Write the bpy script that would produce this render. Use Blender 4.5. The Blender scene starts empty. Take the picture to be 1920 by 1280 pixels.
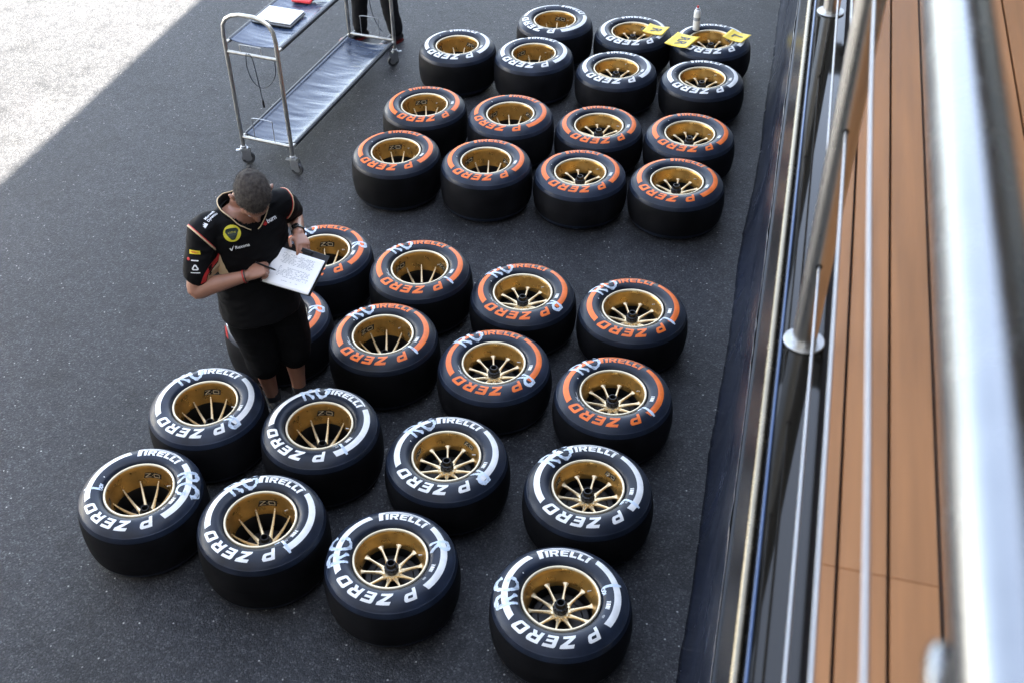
import bpy, bmesh, math, random
import numpy as np
from mathutils import Vector, Matrix, noise
from mathutils.bvhtree import BVHTree
R_ = math.radians
random.seed(7)
sc = bpy.context.scene
col = sc.collection

# ------------------------------------------------------------------ camera
HC = 4.527
FW = Vector((-0.26542, 0.73397, -0.62517)); RT = Vector((0.95294, 0.29823, -0.05444)); UP = Vector((-0.14649, 0.61020, 0.77859))
cam = bpy.data.cameras.new('camera'); camo = bpy.data.objects.new('camera', cam); col.objects.link(camo)
camo.matrix_world = Matrix(((RT.x, UP.x, -FW.x, 0), (RT.y, UP.y, -FW.y, 0), (RT.z, UP.z, -FW.z, HC), (0, 0, 0, 1)))
cam.sensor_width = 36; cam.lens = 40.2; cam.shift_x = 0.0803; cam.shift_y = -0.0292
cam.clip_start = 0.02; cam.clip_end = 3000
cam.dof.use_dof = True; cam.dof.focus_distance = 6.5; cam.dof.aperture_fstop = 5.0
sc.camera = camo

# ------------------------------------------------------------------ world and sun
SUN_AZ = R_(20)          # direction to the sun measured from +X towards +Y
SUN_EL = R_(43.1)
wd = bpy.data.worlds.new('World'); sc.world = wd; wd.use_nodes = True
nt = wd.node_tree; sky = nt.nodes.new('ShaderNodeTexSky'); sky.sky_type = 'NISHITA'; sky.sun_disc = False
sky.sun_elevation = SUN_EL; sky.sun_rotation = math.pi / 2 - SUN_AZ
sky.air_density = 1.0; sky.dust_density = 0.6; sky.ozone_density = 1.0
bg = nt.nodes['Background']; bg.inputs[1].default_value = 0.05
hsv = nt.nodes.new('ShaderNodeHueSaturation'); hsv.inputs['Saturation'].default_value = 0.58
nt.links.new(sky.outputs[0], hsv.inputs['Color']); nt.links.new(hsv.outputs[0], bg.inputs[0])
sun = bpy.data.lights.new('sun', 'SUN'); sun.energy = 5.0; sun.angle = R_(0.53); sun.color = (1.0, 0.91, 0.77)
suno = bpy.data.objects.new('sun', sun); col.objects.link(suno)
sd = Vector((math.cos(SUN_EL) * math.cos(SUN_AZ), math.cos(SUN_EL) * math.sin(SUN_AZ), math.sin(SUN_EL)))
suno.rotation_euler = sd.to_track_quat('Z', 'Y').to_euler()
sc.view_settings.view_transform = 'Standard'; sc.view_settings.look = 'None'; sc.view_settings.gamma = 1.0
sc.view_settings.exposure = 4.5
sc.render.engine = 'CYCLES'; sc.cycles.max_bounces = 6; sc.cycles.transparent_max_bounces = 12

# ------------------------------------------------------------------ materials
MATS = {}
def mat(name, c, rough=0.5, metal=0.0, spec=0.5, noise_amt=0.0, vary=0.0, noise_scale=20.0, bump=0.0, bump_scale=200.0, coat=0.0, sss=0.0, aniso=None):
    m = bpy.data.materials.new(name); m.use_nodes = True; n = m.node_tree; b = n.nodes['Principled BSDF']
    b.inputs['Base Color'].default_value = (*c, 1); b.inputs['Roughness'].default_value = rough
    b.inputs['Metallic'].default_value = metal; b.inputs['Specular IOR Level'].default_value = spec
    if coat: b.inputs['Coat Weight'].default_value = coat; b.inputs['Coat Roughness'].default_value = 0.08
    if sss:
        b.inputs['Subsurface Weight'].default_value = sss; b.inputs['Subsurface Radius'].default_value = (0.012, 0.005, 0.003); b.inputs['Subsurface Scale'].default_value = 1.0
    tc = n.nodes.new('ShaderNodeTexCoord')
    mp = n.nodes.new('ShaderNodeMapping'); n.links.new(tc.outputs['Object'], mp.inputs[0])
    if aniso: mp.inputs['Scale'].default_value = aniso
    if noise_amt:
        t = n.nodes.new('ShaderNodeTexNoise'); t.inputs['Scale'].default_value = noise_scale; t.inputs['Detail'].default_value = 6
        n.links.new(mp.outputs[0], t.inputs['Vector'])
        mr = n.nodes.new('ShaderNodeMapRange'); mr.inputs['From Min'].default_value = 0.3; mr.inputs['From Max'].default_value = 0.7
        mr.inputs['To Min'].default_value = 1 - noise_amt; mr.inputs['To Max'].default_value = 1 + noise_amt
        n.links.new(t.outputs['Fac'], mr.inputs['Value'])
        mx = n.nodes.new('ShaderNodeVectorMath'); mx.operation = 'SCALE'; mx.inputs[0].default_value = c
        if vary:
            oi = n.nodes.new('ShaderNodeObjectInfo'); vm = n.nodes.new('ShaderNodeMapRange'); vm.inputs['To Min'].default_value = 1 - vary; vm.inputs['To Max'].default_value = 1 + vary
            n.links.new(oi.outputs['Random'], vm.inputs['Value']); mu = n.nodes.new('ShaderNodeMath'); mu.operation = 'MULTIPLY'
            n.links.new(vm.outputs[0], mu.inputs[0]); n.links.new(mr.outputs[0], mu.inputs[1]); mr = mu
        n.links.new(mr.outputs[0], mx.inputs['Scale']); n.links.new(mx.outputs[0], b.inputs['Base Color'])
        mr2 = n.nodes.new('ShaderNodeMapRange'); mr2.inputs['To Min'].default_value = max(0.02, rough - 0.12); mr2.inputs['To Max'].default_value = min(1, rough + 0.12)
        n.links.new(t.outputs['Fac'], mr2.inputs['Value']); n.links.new(mr2.outputs[0], b.inputs['Roughness'])
    if bump:
        t2 = n.nodes.new('ShaderNodeTexNoise'); t2.inputs['Scale'].default_value = bump_scale; t2.inputs['Detail'].default_value = 4
        n.links.new(mp.outputs[0], t2.inputs['Vector'])
        bp = n.nodes.new('ShaderNodeBump'); bp.inputs['Strength'].default_value = bump; bp.inputs['Distance'].default_value = 0.002
        n.links.new(t2.outputs['Fac'], bp.inputs['Height']); n.links.new(bp.outputs[0], b.inputs['Normal'])
    MATS[name] = m
    return m

mat('side_rubber', (0.009, 0.014, 0.027), 0.38, spec=0.33, noise_amt=0.40, vary=0.3, noise_scale=11, bump=0.08, bump_scale=500)
mat('tread_rubber', (0.005, 0.005, 0.006), 0.6, spec=0.14, noise_amt=0.45, vary=0.4, noise_scale=7, bump=0.12, bump_scale=300)
mat('white_print', (0.75, 0.75, 0.735), 0.55, noise_amt=0.10, noise_scale=22)
mat('orange_print', (0.78, 0.148, 0.013), 0.5, noise_amt=0.13, noise_scale=22)
mat('gold_barrel', (0.54, 0.32, 0.095), 0.30, metal=0.8, noise_amt=0.12, noise_scale=25)
mat('gold_lip', (0.76, 0.66, 0.47), 0.42, metal=0.55)
mat('gold_spoke', (0.84, 0.68, 0.42), 0.30, metal=0.65, noise_amt=0.08, noise_scale=60)
mat('black_metal', (0.012, 0.012, 0.013), 0.35, metal=0.3)
mat('carbon_shade', (0.006, 0.006, 0.0065), 0.45)
mat('black_decal', (0.012, 0.011, 0.010), 0.45)
mat('post_steel', (0.60, 0.59, 0.56), 0.30, metal=1.0, noise_amt=0.06, noise_scale=40, aniso=(1, 1, 0.05))
mat('steel', (0.25, 0.26, 0.27), 0.25, metal=1.0, noise_amt=0.06, noise_scale=40, aniso=(1, 1, 0.05))
mat('steel_cable', (0.44, 0.45, 0.47), 0.38, metal=0.9, bump=0.3, bump_scale=900)
mat('cart_steel', (0.55, 0.54, 0.50), 0.33, metal=0.9, noise_amt=0.1, noise_scale=30)
mat('zinc', (0.55, 0.56, 0.56), 0.35, metal=0.9, noise_amt=0.1, noise_scale=80)
mat('grey_rubber', (0.045, 0.048, 0.052), 0.6)
mat('vinyl', (0.032, 0.048, 0.085), 0.26, spec=0.7, noise_amt=0.1, noise_scale=10, bump=0.1, bump_scale=120)
mat('vinyl_dark', (0.012, 0.014, 0.018), 0.35, spec=0.5)
mat('film', (0.008, 0.012, 0.025), 0.24, spec=0.55, noise_amt=0.2, noise_scale=8, bump=0.25, bump_scale=60, aniso=(1, 1, 0.15))
mat('black_gloss', (0.012, 0.011, 0.009), 0.035, spec=0.36)
mat('panel_dark', (0.018, 0.017, 0.018), 0.22, spec=0.5, noise_amt=0.3, noise_scale=5, aniso=(4, 0.6, 4))
mat('trim_gold', (0.22, 0.19, 0.14), 0.25, metal=1.0, noise_amt=0.1, noise_scale=30)
mat('edge_sky_tint', (0.06, 0.085, 0.15), 0.2, metal=1.0)
mat('deck_plank', (0.41, 0.185, 0.070), 0.5, noise_amt=0.16, vary=0.06, noise_scale=5, bump=0.05, bump_scale=300, aniso=(6, 0.35, 6))
mat('plank_gap', (0.012, 0.010, 0.010), 0.8)
mat('soffit', (0.45, 0.42, 0.36), 0.7)
mat('facade', (0.10, 0.10, 0.10), 0.4)
mat('roof_dark', (0.12, 0.12, 0.12), 0.6)
mat('paper', (0.82, 0.83, 0.84), 0.7)
mat('paper_ink', (0.28, 0.30, 0.34), 0.8)
mat('board_black', (0.014, 0.014, 0.016), 0.35)
mat('plastic_black', (0.010, 0.010, 0.011), 0.35)
mat('shirt', (0.0035, 0.0035, 0.004), 0.75, spec=0.14, bump=0.1, bump_scale=900)
mat('shorts', (0.0035, 0.0035, 0.004), 0.85, spec=0.1, bump=0.1, bump_scale=700)
mat('skin', (0.31, 0.150, 0.095), 0.48, noise_amt=0.08, noise_scale=18, bump=0.06, bump_scale=400, sss=0.12)
mat('hair', (0.050, 0.042, 0.036), 0.75, spec=0.2, noise_amt=0.5, noise_scale=60)
mat('eye', (0.6, 0.6, 0.6), 0.2)
mat('piping', (0.55, 0.42, 0.25), 0.6)
mat('red', (0.50, 0.02, 0.02), 0.55)
mat('red_card', (0.75, 0.05, 0.06), 0.45)
mat('yellow', (0.75, 0.60, 0.03), 0.55)
mat('badge_yellow', (0.62, 0.55, 0.03), 0.6)
mat('badge_green', (0.015, 0.03, 0.025), 0.6)
mat('card_yellow', (0.84, 0.60, 0.04), 0.5, noise_amt=0.05)
mat('white_cloth', (0.75, 0.75, 0.75), 0.7)
mat('can_white', (0.78, 0.78, 0.76), 0.35)
mat('shoe', (0.012, 0.010, 0.010), 0.3)
mat('shoe_toe', (0.14, 0.012, 0.012), 0.35)
mat('sock', (0.02, 0.02, 0.022), 0.8)
mat('trouser', (0.007, 0.007, 0.008), 0.8, spec=0.2)
mat('cable_black', (0.02, 0.025, 0.035), 0.5)

# chalk: smeared, partly transparent white marker
m = mat('chalk', (0.60, 0.69, 0.80), 0.6); n = m.node_tree; b = n.nodes['Principled BSDF']
t = n.nodes.new('ShaderNodeTexNoise'); t.inputs['Scale'].default_value = 45; t.inputs['Detail'].default_value = 5
tc = n.nodes.new('ShaderNodeTexCoord'); n.links.new(tc.outputs['Object'], t.inputs['Vector'])
mr = n.nodes.new('ShaderNodeMapRange'); mr.inputs['From Min'].default_value = 0.32; mr.inputs['From Max'].default_value = 0.55; mr.inputs['To Min'].default_value = 0.55; mr.inputs['To Max'].default_value = 1.0
n.links.new(t.outputs['Fac'], mr.inputs['Value']); n.links.new(mr.outputs[0], b.inputs['Alpha'])
# barcode: printed dark bars on a white sticker, along the sticker's own local Y
m = mat('barcode', (0.75, 0.75, 0.73), 0.45); n = m.node_tree; b = n.nodes['Principled BSDF']
tc = n.nodes.new('ShaderNodeTexCoord'); w_ = n.nodes.new('ShaderNodeTexNoise'); w_.noise_dimensions = '1D'; w_.inputs['Scale'].default_value = 260
sx = n.nodes.new('ShaderNodeSeparateXYZ'); n.links.new(tc.outputs['Object'], sx.inputs[0]); n.links.new(sx.outputs['Y'], w_.inputs['W'])
rp = n.nodes.new('ShaderNodeValToRGB'); rp.color_ramp.interpolation = 'CONSTANT'
rp.color_ramp.elements[0].color = (0.05, 0.05, 0.05, 1); rp.color_ramp.elements[1].position = 0.47; rp.color_ramp.elements[1].color = (0.75, 0.75, 0.73, 1)
n.links.new(w_.outputs['Fac'], rp.inputs[0]); n.links.new(rp.outputs[0], b.inputs['Base Color'])

# asphalt: binder with stones of many greys, pale flecks, faint patches and a few paint spatters
def asphalt_material():
    m = bpy.data.materials.new('asphalt'); m.use_nodes = True; n = m.node_tree; b = n.nodes['Principled BSDF']; L = n.links.new
    tc = n.nodes.new('ShaderNodeTexCoord')
    def vor(scale, feat='F1'):
        v = n.nodes.new('ShaderNodeTexVoronoi'); v.inputs['Scale'].default_value = scale; v.feature = feat; L(tc.outputs['Object'], v.inputs['Vector']); return v
    def noi(scale, det=5, rough=0.5):
        v = n.nodes.new('ShaderNodeTexNoise'); v.inputs['Scale'].default_value = scale; v.inputs['Detail'].default_value = det; v.inputs['Roughness'].default_value = rough; L(tc.outputs['Object'], v.inputs['Vector']); return v
    def ramp(src, stops):
        r = n.nodes.new('ShaderNodeValToRGB'); e = r.color_ramp.elements
        while len(e) < len(stops): e.new(0.5)
        for i, (p, c) in enumerate(stops): e[i].position = p; e[i].color = (c, c, c, 1) if not isinstance(c, tuple) else (*c, 1)
        L(src, r.inputs[0]); return r.outputs[0]
    def mixc(mode, fac, a, bb):
        x = n.nodes.new('ShaderNodeMix'); x.data_type = 'RGBA'; x.blend_type = mode
        if isinstance(fac, (int, float)): x.inputs[0].default_value = fac
        else: L(fac, x.inputs[0])
        for k, s in ((6, a), (7, bb)):
            if isinstance(s, tuple): x.inputs[k].default_value = (*s, 1)
            else: L(s, x.inputs[k])
        return x.outputs[2]
    v1 = vor(125); s1 = n.nodes.new('ShaderNodeSeparateColor'); L(v1.outputs['Color'], s1.inputs[0])
    stones = ramp(s1.outputs[0], [(0.0, (0.0175, 0.0183, 0.021)), (0.5, (0.0285, 0.0295, 0.033)), (0.85, (0.042, 0.043, 0.047)), (1.0, (0.078, 0.079, 0.083))])
    v2 = vor(48); s2 = n.nodes.new('ShaderNodeSeparateColor'); L(v2.outputs['Color'], s2.inputs[0])
    gate = ramp(s2.outputs[1], [(0.962, 0.0), (0.967, 1.0)])
    core = ramp(v2.outputs['Distance'], [(0.12, 1.0), (0.30, 0.0)])
    fl = n.nodes.new('ShaderNodeMath'); fl.operation = 'MULTIPLY'; L(gate, fl.inputs[0]); L(core, fl.inputs[1])
    c = mixc('MIX', fl.outputs[0], stones, (0.34, 0.335, 0.32))
    pn = ramp(noi(0.55, 6, 0.6).outputs['Fac'], [(0.3, 0.72), (0.7, 1.18)])
    c = mixc('MULTIPLY', 1.0, c, pn)
    pm = ramp(noi(14, 4, 0.6).outputs['Fac'], [(0.3, 0.75), (0.7, 1.2)])
    c = mixc('MULTIPLY', 1.0, c, pm)
    st_ = ramp(noi(2.3, 7, 0.65).outputs['Fac'], [(0.36, 0.70), (0.47, 1.0), (0.62, 1.0), (0.72, 1.16)])
    c = mixc('MULTIPLY', 1.0, c, st_)
    # paint spatters
    a = ramp(noi(0.9, 2).outputs['Fac'], [(0.66, 0.0), (0.72, 1.0)]); bb = ramp(noi(42, 5, 0.7).outputs['Fac'], [(0.56, 0.0), (0.62, 1.0)])
    sp = n.nodes.new('ShaderNodeMath'); sp.operation = 'MULTIPLY'; L(a, sp.inputs[0]); L(bb, sp.inputs[1])
    c = mixc('MIX', sp.outputs[0], c, (0.30, 0.30, 0.29))
    L(c, b.inputs['Base Color']); b.inputs['Roughness'].default_value = 0.55; b.inputs['Specular IOR Level'].default_value = 0.2
    bp = n.nodes.new('ShaderNodeBump'); bp.inputs['Strength'].default_value = 0.5; bp.inputs['Distance'].default_value = 0.005
    inv = n.nodes.new('ShaderNodeMath'); inv.operation = 'SUBTRACT'; inv.inputs[0].default_value = 1; L(v1.outputs['Distance'], inv.inputs[1])
    hs = n.nodes.new('ShaderNodeMath'); hs.operation = 'ADD'; L(inv.outputs[0], hs.inputs[0]); L(s1.outputs[1], hs.inputs[1])
    L(hs.outputs[0], bp.inputs['Height']); L(bp.outputs[0], b.inputs['Normal'])
    MATS['asphalt'] = m
asphalt_material()

# ------------------------------------------------------------------ helpers
def tag(o, label=None, cat=None, group=None, kind=None):
    if label: o['label'] = label
    if cat: o['category'] = cat
    if group: o['group'] = group
    if kind: o['kind'] = kind
    return o

def empty(name, loc=(0, 0, 0), rz=0):
    o = bpy.data.objects.new(name, None); o.location = loc; o.rotation_euler[2] = rz; o.empty_display_size = 0.1; col.objects.link(o); return o

def make_mesh(name, v, f, m, smooth=True, angle=40):
    me = bpy.data.meshes.new(name); me.from_pydata([tuple(p) for p in v], [], [tuple(q) for q in f]); me.update()
    bm = bmesh.new(); bm.from_mesh(me); bmesh.ops.recalc_face_normals(bm, faces=bm.faces); bm.to_mesh(me); bm.free()
    for mm in (m if isinstance(m, (list, tuple)) else [m]): me.materials.append(MATS[mm] if isinstance(mm, str) else mm)
    if smooth:
        me.shade_smooth(); me.set_sharp_from_angle(angle=R_(angle))
    return me

def link(name, me, parent=None, loc=None, rz=None):
    o = bpy.data.objects.new(name, me); col.objects.link(o)
    if parent is not None: o.parent = parent
    if loc is not None: o.location = loc
    if rz is not None: o.rotation_euler[2] = rz
    return o

def root_of(o):
    p = Vector((0, 0, 0))
    while o is not None: p = p + o.location; o = o.parent
    return p

def part(name, geo, m, parent=None, smooth=True, angle=40):
    """geo in world coordinates; stored relative to the (unrotated) parent"""
    v, f = geo
    if parent is not None:
        q = root_of(parent); v = [Vector(p) - q for p in v]
    return link(name, make_mesh(name, v, f, m, smooth, angle), parent)

def merge(*geos):
    V, F = [], []
    for v, f in geos:
        k = len(V); V += list(v); F += [[i + k for i in q] for q in f]
    return V, F

def xf(geo, M): return [M @ Vector(p) for p in geo[0]], geo[1]

def box(x0, x1, y0, y1, z0, z1, bev=0.0):
    bm = bmesh.new(); bmesh.ops.create_cube(bm, size=1)
    for v in bm.verts: v.co = Vector(((x0 + x1) / 2 + v.co.x * (x1 - x0), (y0 + y1) / 2 + v.co.y * (y1 - y0), (z0 + z1) / 2 + v.co.z * (z1 - z0)))
    if bev: bmesh.ops.bevel(bm, geom=bm.edges[:], offset=bev, segments=2, affect='EDGES')
    return bm_geo(bm)

def bm_geo(bm):
    bm.verts.index_update(); g = ([v.co.copy() for v in bm.verts], [[v.index for v in f.verts] for f in bm.faces]); bm.free(); return g

def frames(pts):
    P = [Vector(p) for p in pts]; T = []
    for i in range(len(P)):
        a = P[max(0, i - 1)]; b = P[min(len(P) - 1, i + 1)]; T.append((b - a).normalized())
    up = Vector((0, 0, 1)) if abs(T[0].z) < 0.9 else Vector((1, 0, 0))
    N = [(up - T[0] * up.dot(T[0])).normalized()]
    for i in range(1, len(P)):
        nn = N[-1] - T[i] * N[-1].dot(T[i]); N.append(nn.normalized())
    return P, T, N

def tube(pts, r, n=10, caps=True):
    P, T, N = frames(pts); V, F = [], []
    rr = r if isinstance(r, (list, tuple)) else [r] * len(P)
    for p, t, nn, q in zip(P, T, N, rr):
        b = t.cross(nn)
        for k in range(n):
            a = 2 * math.pi * k / n; V.append(p + (nn * math.cos(a) + b * math.sin(a)) * q)
    for i in range(len(P) - 1):
        for k in range(n): F.append([i * n + k, i * n + (k + 1) % n, (i + 1) * n + (k + 1) % n, (i + 1) * n + k])
    if caps: F.append(list(range(n))[::-1]); F.append([(len(P) - 1) * n + k for k in range(n)])
    return V, F

def catmull(pts, sub=4):
    P = [np.array(p, float) for p in pts]; out = []
    for i in range(len(P) - 1):
        p0 = P[max(0, i - 1)]; p1 = P[i]; p2 = P[i + 1]; p3 = P[min(len(P) - 1, i + 2)]
        for s in range(sub):
            t = s / sub
            out.append(0.5 * ((2 * p1) + (-p0 + p2) * t + (2 * p0 - 5 * p1 + 4 * p2 - p3) * t * t + (-p0 + 3 * p1 - 3 * p2 + p3) * t ** 3))
    out.append(P[-1]); return out

def lathe(prof, n=64, closed=False, cap0=False, cap1=False):
    V, F = [], []
    for r, z in prof:
        for k in range(n): a = 2 * math.pi * k / n; V.append(Vector((r * math.cos(a), r * math.sin(a), z)))
    m_ = len(prof)
    for i in range(m_ if closed else m_ - 1):
        j = (i + 1) % m_
        for k in range(n): F.append([i * n + k, i * n + (k + 1) % n, j * n + (k + 1) % n, j * n + k])
    if cap0: F.append(list(range(n)))
    if cap1: F.append([(m_ - 1) * n + k for k in range(n)])
    return V, F

def cyl(r, z0, z1, n=24, bev=0.0):
    pr = [(r, z0), (r, z1)] if not bev else [(r - bev, z0), (r, z0 + bev), (r, z1 - bev), (r - bev, z1)]
    return lathe(pr, n, cap0=True, cap1=True)

# flat outlines and text -> bmesh in the XY plane
def outline_bm(loops):
    cu = bpy.data.curves.new('tmp', 'CURVE'); cu.dimensions = '2D'; cu.fill_mode = 'BOTH'
    for lp in loops:
        s = cu.splines.new('POLY'); s.points.add(len(lp) - 1); s.use_cyclic_u = True
        for p, q in zip(s.points, lp): p.co = (q[0], q[1], 0, 1)
    return curve_bm(cu)

def curve_bm(cu):
    o = bpy.data.objects.new('tmp', cu); col.objects.link(o)
    dg = bpy.context.evaluated_depsgraph_get(); me = o.evaluated_get(dg).to_mesh()
    bm = bmesh.new(); bm.from_mesh(me); o.evaluated_get(dg).to_mesh_clear()
    bpy.data.objects.remove(o); bpy.data.curves.remove(cu)
    bmesh.ops.remove_doubles(bm, verts=bm.verts, dist=1e-6)
    return bm

def text_bm(s, size=1.0, bold=0.0, shear=0.0):
    cu = bpy.data.curves.new('tmp', 'FONT'); cu.body = s; cu.size = size; cu.offset = bold; cu.shear = shear; cu.resolution_u = 2
    cu.align_x = 'CENTER'; cu.align_y = 'CENTER'
    return curve_bm(cu)

def slice_bm(bm, step):
    if not bm.verts: return bm
    for ax in (0, 1):
        lo = min(v.co[ax] for v in bm.verts); hi = max(v.co[ax] for v in bm.verts)
        k = math.ceil(lo / step)
        while k * step < hi:
            pc = [0, 0, 0]; pc[ax] = k * step + 1e-7; pn = [0, 0, 0]; pn[ax] = 1
            bmesh.ops.bisect_plane(bm, geom=bm.verts[:] + bm.edges[:] + bm.faces[:], plane_co=pc, plane_no=pn, dist=1e-7); k += 1
    return bm

# ------------------------------------------------------------------ ground
g = 600
part('asphalt_ground', ([(-g, -g, 0), (g, -g, 0), (g, g, 0), (-g, g, 0)], [[0, 1, 2, 3]]), 'asphalt', smooth=False)['kind'] = 'structure'

# ------------------------------------------------------------------ raised deck and its building
ZD = 3.03
deck = tag(empty('raised_deck', (0.3, 3, 0)), 'raised deck with orange brown planks and dark glossy side, at right of the wheels', 'deck')
SL = -0.008          # the side runs a shade off the plank direction
def sl(x, y): return x + SL * (y - 1.2)
def strip(x0, x1, z0, z1, y0=-6, y1=26, bev=0):
    v, f = box(x0, x1, y0, y1, z0, z1, bev); return [Vector((sl(p.x, p.y), p.y, p.z)) for p in v], f
part('side_wall', strip(0.060, 0.16, 0.0, 2.93), 'panel_dark', deck, angle=30)
part('side_rail', strip(0.052, 0.0595, 1.98, 2.03, bev=0.002), 'vinyl_dark', deck)
part('trim_tube', tube([(sl(0.0635, y), y, 2.951) for y in np.linspace(-6, 26, 40)], 0.0095, 12), 'trim_gold', deck)
lv, lf = box(0.078, 0.153, -6, 26, 2.965, ZD, 0.006)
part('ledge', ([Vector((p.x + (SL * (p.y - 1.2) if p.x < 0.115 else -0.003 * (p.y - 1.2)), p.y, p.z)) for p in lv], lf), 'black_gloss', deck)
part('edge_reflection', tube([(sl(0.0765, y), y, 3.0225) for y in np.linspace(-6, 26, 40)], 0.0042, 10), 'edge_sky_tint', deck)  # added strip, its blue stands in for sky reflected in the ledge bevel
part('deck_base', box(0.13, 1.62, -6, 26, 2.80, 3.004), 'plank_gap', deck, smooth=False)
PW = 0.0775
xs = [(0.166, 0.1925)] + [(0.1985 + PW * i, 0.1985 + PW * i + PW - 0.006) for i in range(18)]
for a, b in xs:
    for y0, y1 in ((-6, 1.2878), (1.2883, 6.7), (6.7005, 12.1), (12.1005, 26)):
        part('plank', box(a, b, y0, y1, 3.006, ZD, 0.0010), 'deck_plank', deck)
bld = tag(empty('hospitality_building', (2.6, 4, 0)), 'dark two storey hospitality building with overhanging flat roof behind the deck', 'building')
ZR = 6.05
part('wall', box(1.64, 5.0, -9, 30, 0, 5.6), 'facade', bld, smooth=False)
part('roof', box(0.45, 5.4, -9.5, 30.5, 5.78, ZR, 0.02), 'roof_dark', bld)
part('soffit', box(0.47, 5.3, -9.4, 30.4, 5.74, 5.777), 'soffit', bld, smooth=False)
for k in range(9): part('roof_beam', box(0.19, 1.62, -6 + 3.6 * k, -5.82 + 3.6 * k, 5.56, 5.738), 'roof_dark', bld, smooth=False)
for k in range(10):
    w = part('window', box(1.60, 1.638, -7.4 + 3.6 * k, -4.6 + 3.6 * k, 3.2, 5.3, 0.004), 'black_gloss', bld)

nb = tag(empty('unseen_shade_building', (-8, -9, 0)), 'added unseen dark building shading the near end of the lane', 'building')  # unseen block added behind the camera to darken the near ground
part('wall', box(-17, -0.6, -14, -2.3, 0, 12.5), 'facade', nb, smooth=False)
part('roof', box(-17.2, -0.4, -14.2, -2.1, 12.501, 12.8, 0.02), 'roof_dark', nb)
for k in range(5): part('window', box(-16 + 3.1 * k, -13.6 + 3.1 * k, -2.3, -2.26, 1.0, 3.2, 0.004), 'black_gloss', nb)

mh = tag(empty('unseen_motorhome', (-29, 6, 0)), 'added unseen white motorhome across the lane, for reflections in the railing', 'motorhome')  # unseen, added for its pale reflection in the metal and its bounce
part('body', box(-31.5, -28.0, -16, 26, 0.5, 5.2, 0.15), 'white_print', mh)
part('base', box(-31.3, -28.1, -15.8, 25.8, 0.0, 0.49), 'panel_dark', mh, smooth=False)
for k in range(11): part('window', box(-27.998, -27.97, -14.6 + 3.6 * k, -12.2 + 3.6 * k, 2.9, 4.3, 0.01), 'black_gloss', mh)

# railing on the ledge
rail = tag(empty('railing', (0.11, 1.84, ZD)), 'stainless steel railing with round posts and thin cables along the deck edge', 'railing')
hy = [-1.26, 0.29, 1.84, 3.39, 4.94, 6.49, 8.04, 9.59]
hx = {1.84: 0.113, 3.39: 0.103}
part('handrail', tube([(0.1005, y, 4.197) for y in np.linspace(-2.2, 11.5, 30)], 0.0212, 32), 'steel', rail)
for y in hy:
    x = hx.get(y, 0.113 if y < 1.84 else 0.100)
    p = part('post', tube([(x, y, ZD + 0.004), (x, y, 4.178)], 0.0240, 32), 'post_steel', rail)
    part('flange', xf(cyl(0.039, 0.0005, 0.005, 40, 0.001), Matrix.Translation((x, y, ZD))), 'zinc', p)
    for hz in (0.2, 0.485, 0.77):
        for s in (-1, 1):
            part('cable_hole', tube([(x, y + s * 0.0180, ZD + hz), (x, y + s * 0.0250, ZD + hz)], 0.0058, 14), 'black_metal', p)
for hz, sag in ((0.2, 0.0), (0.485, 0.0), (0.77, 0.004)):
    pts = []
    for y in np.linspace(-2.0, 10.5, 60):
        x = 0.113 if y < 1.84 else 0.113 - 0.0065 * min(y - 1.84, 1.6)
        pts.append((x + sag * math.sin(y * 3.1), y, ZD + hz - 0.004 * math.sin(math.pi * ((y - 0.29) / 1.55 % 1))))
    part('cable', tube(pts, 0.0026, 8), 'steel_cable', rail)
part('cable_end_fitting', tube([(0.106, 0.30, 4.067), (0.106, 0.340, 4.067), (0.106, 0.354, 4.067), (0.106, 0.361, 4.067), (0.106, 0.364, 4.067)], [0.0068, 0.0068, 0.0062, 0.0042, 0.001], 16), 'steel', rail)

# black plastic film skirt hanging to the ground
V, F = [], []
ny, nz = 420, 26
for i in range(ny + 1):
    y = -2.5 + i * (20.0 / ny)
    flare = 0.085 + 0.035 * noise.noise(Vector((y * 0.7, 3.1, 0))) + 0.006 * math.sin(y * 3.3)
    for j in range(nz + 1):
        t = j / nz; z = 1.99 * (1 - t) ** 1.25
        fold = 0.014 * noise.noise(Vector((y * 6.0, t * 1.5, 7.7))) + 0.012 * (1 - 2 * abs(noise.noise(Vector((y * 11.0, t * 2.0, 1.7))))) + 0.005 * noise.noise(Vector((y * 30.0, t * 3.5, 4.7)))
        x = sl(0.048, y) - flare * (t ** 5) - 0.018 * t + fold * (0.3 + 0.9 * t - 0.85 * t ** 4)
        V.append((min(x, sl(0.0505, y)), y + 0.01 * noise.noise(Vector((y * 3, t * 6, 2))), max(z, 0.004 + 0.006 * abs(noise.noise(Vector((y * 8, t * 9, 5)))))))
for i in range(ny):
    for j in range(nz): a = i * (nz + 1) + j; F.append([a, a + 1, a + nz + 2, a + nz + 1])
sk = part('plastic_skirt', (V, F), 'film'); so = sk.modifiers.new('thickness', 'SOLIDIFY'); so.thickness = 0.0015; so.offset = 1
tag(sk, 'creased black plastic film skirt hanging down the deck side to the asphalt', 'plastic sheet')

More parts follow.
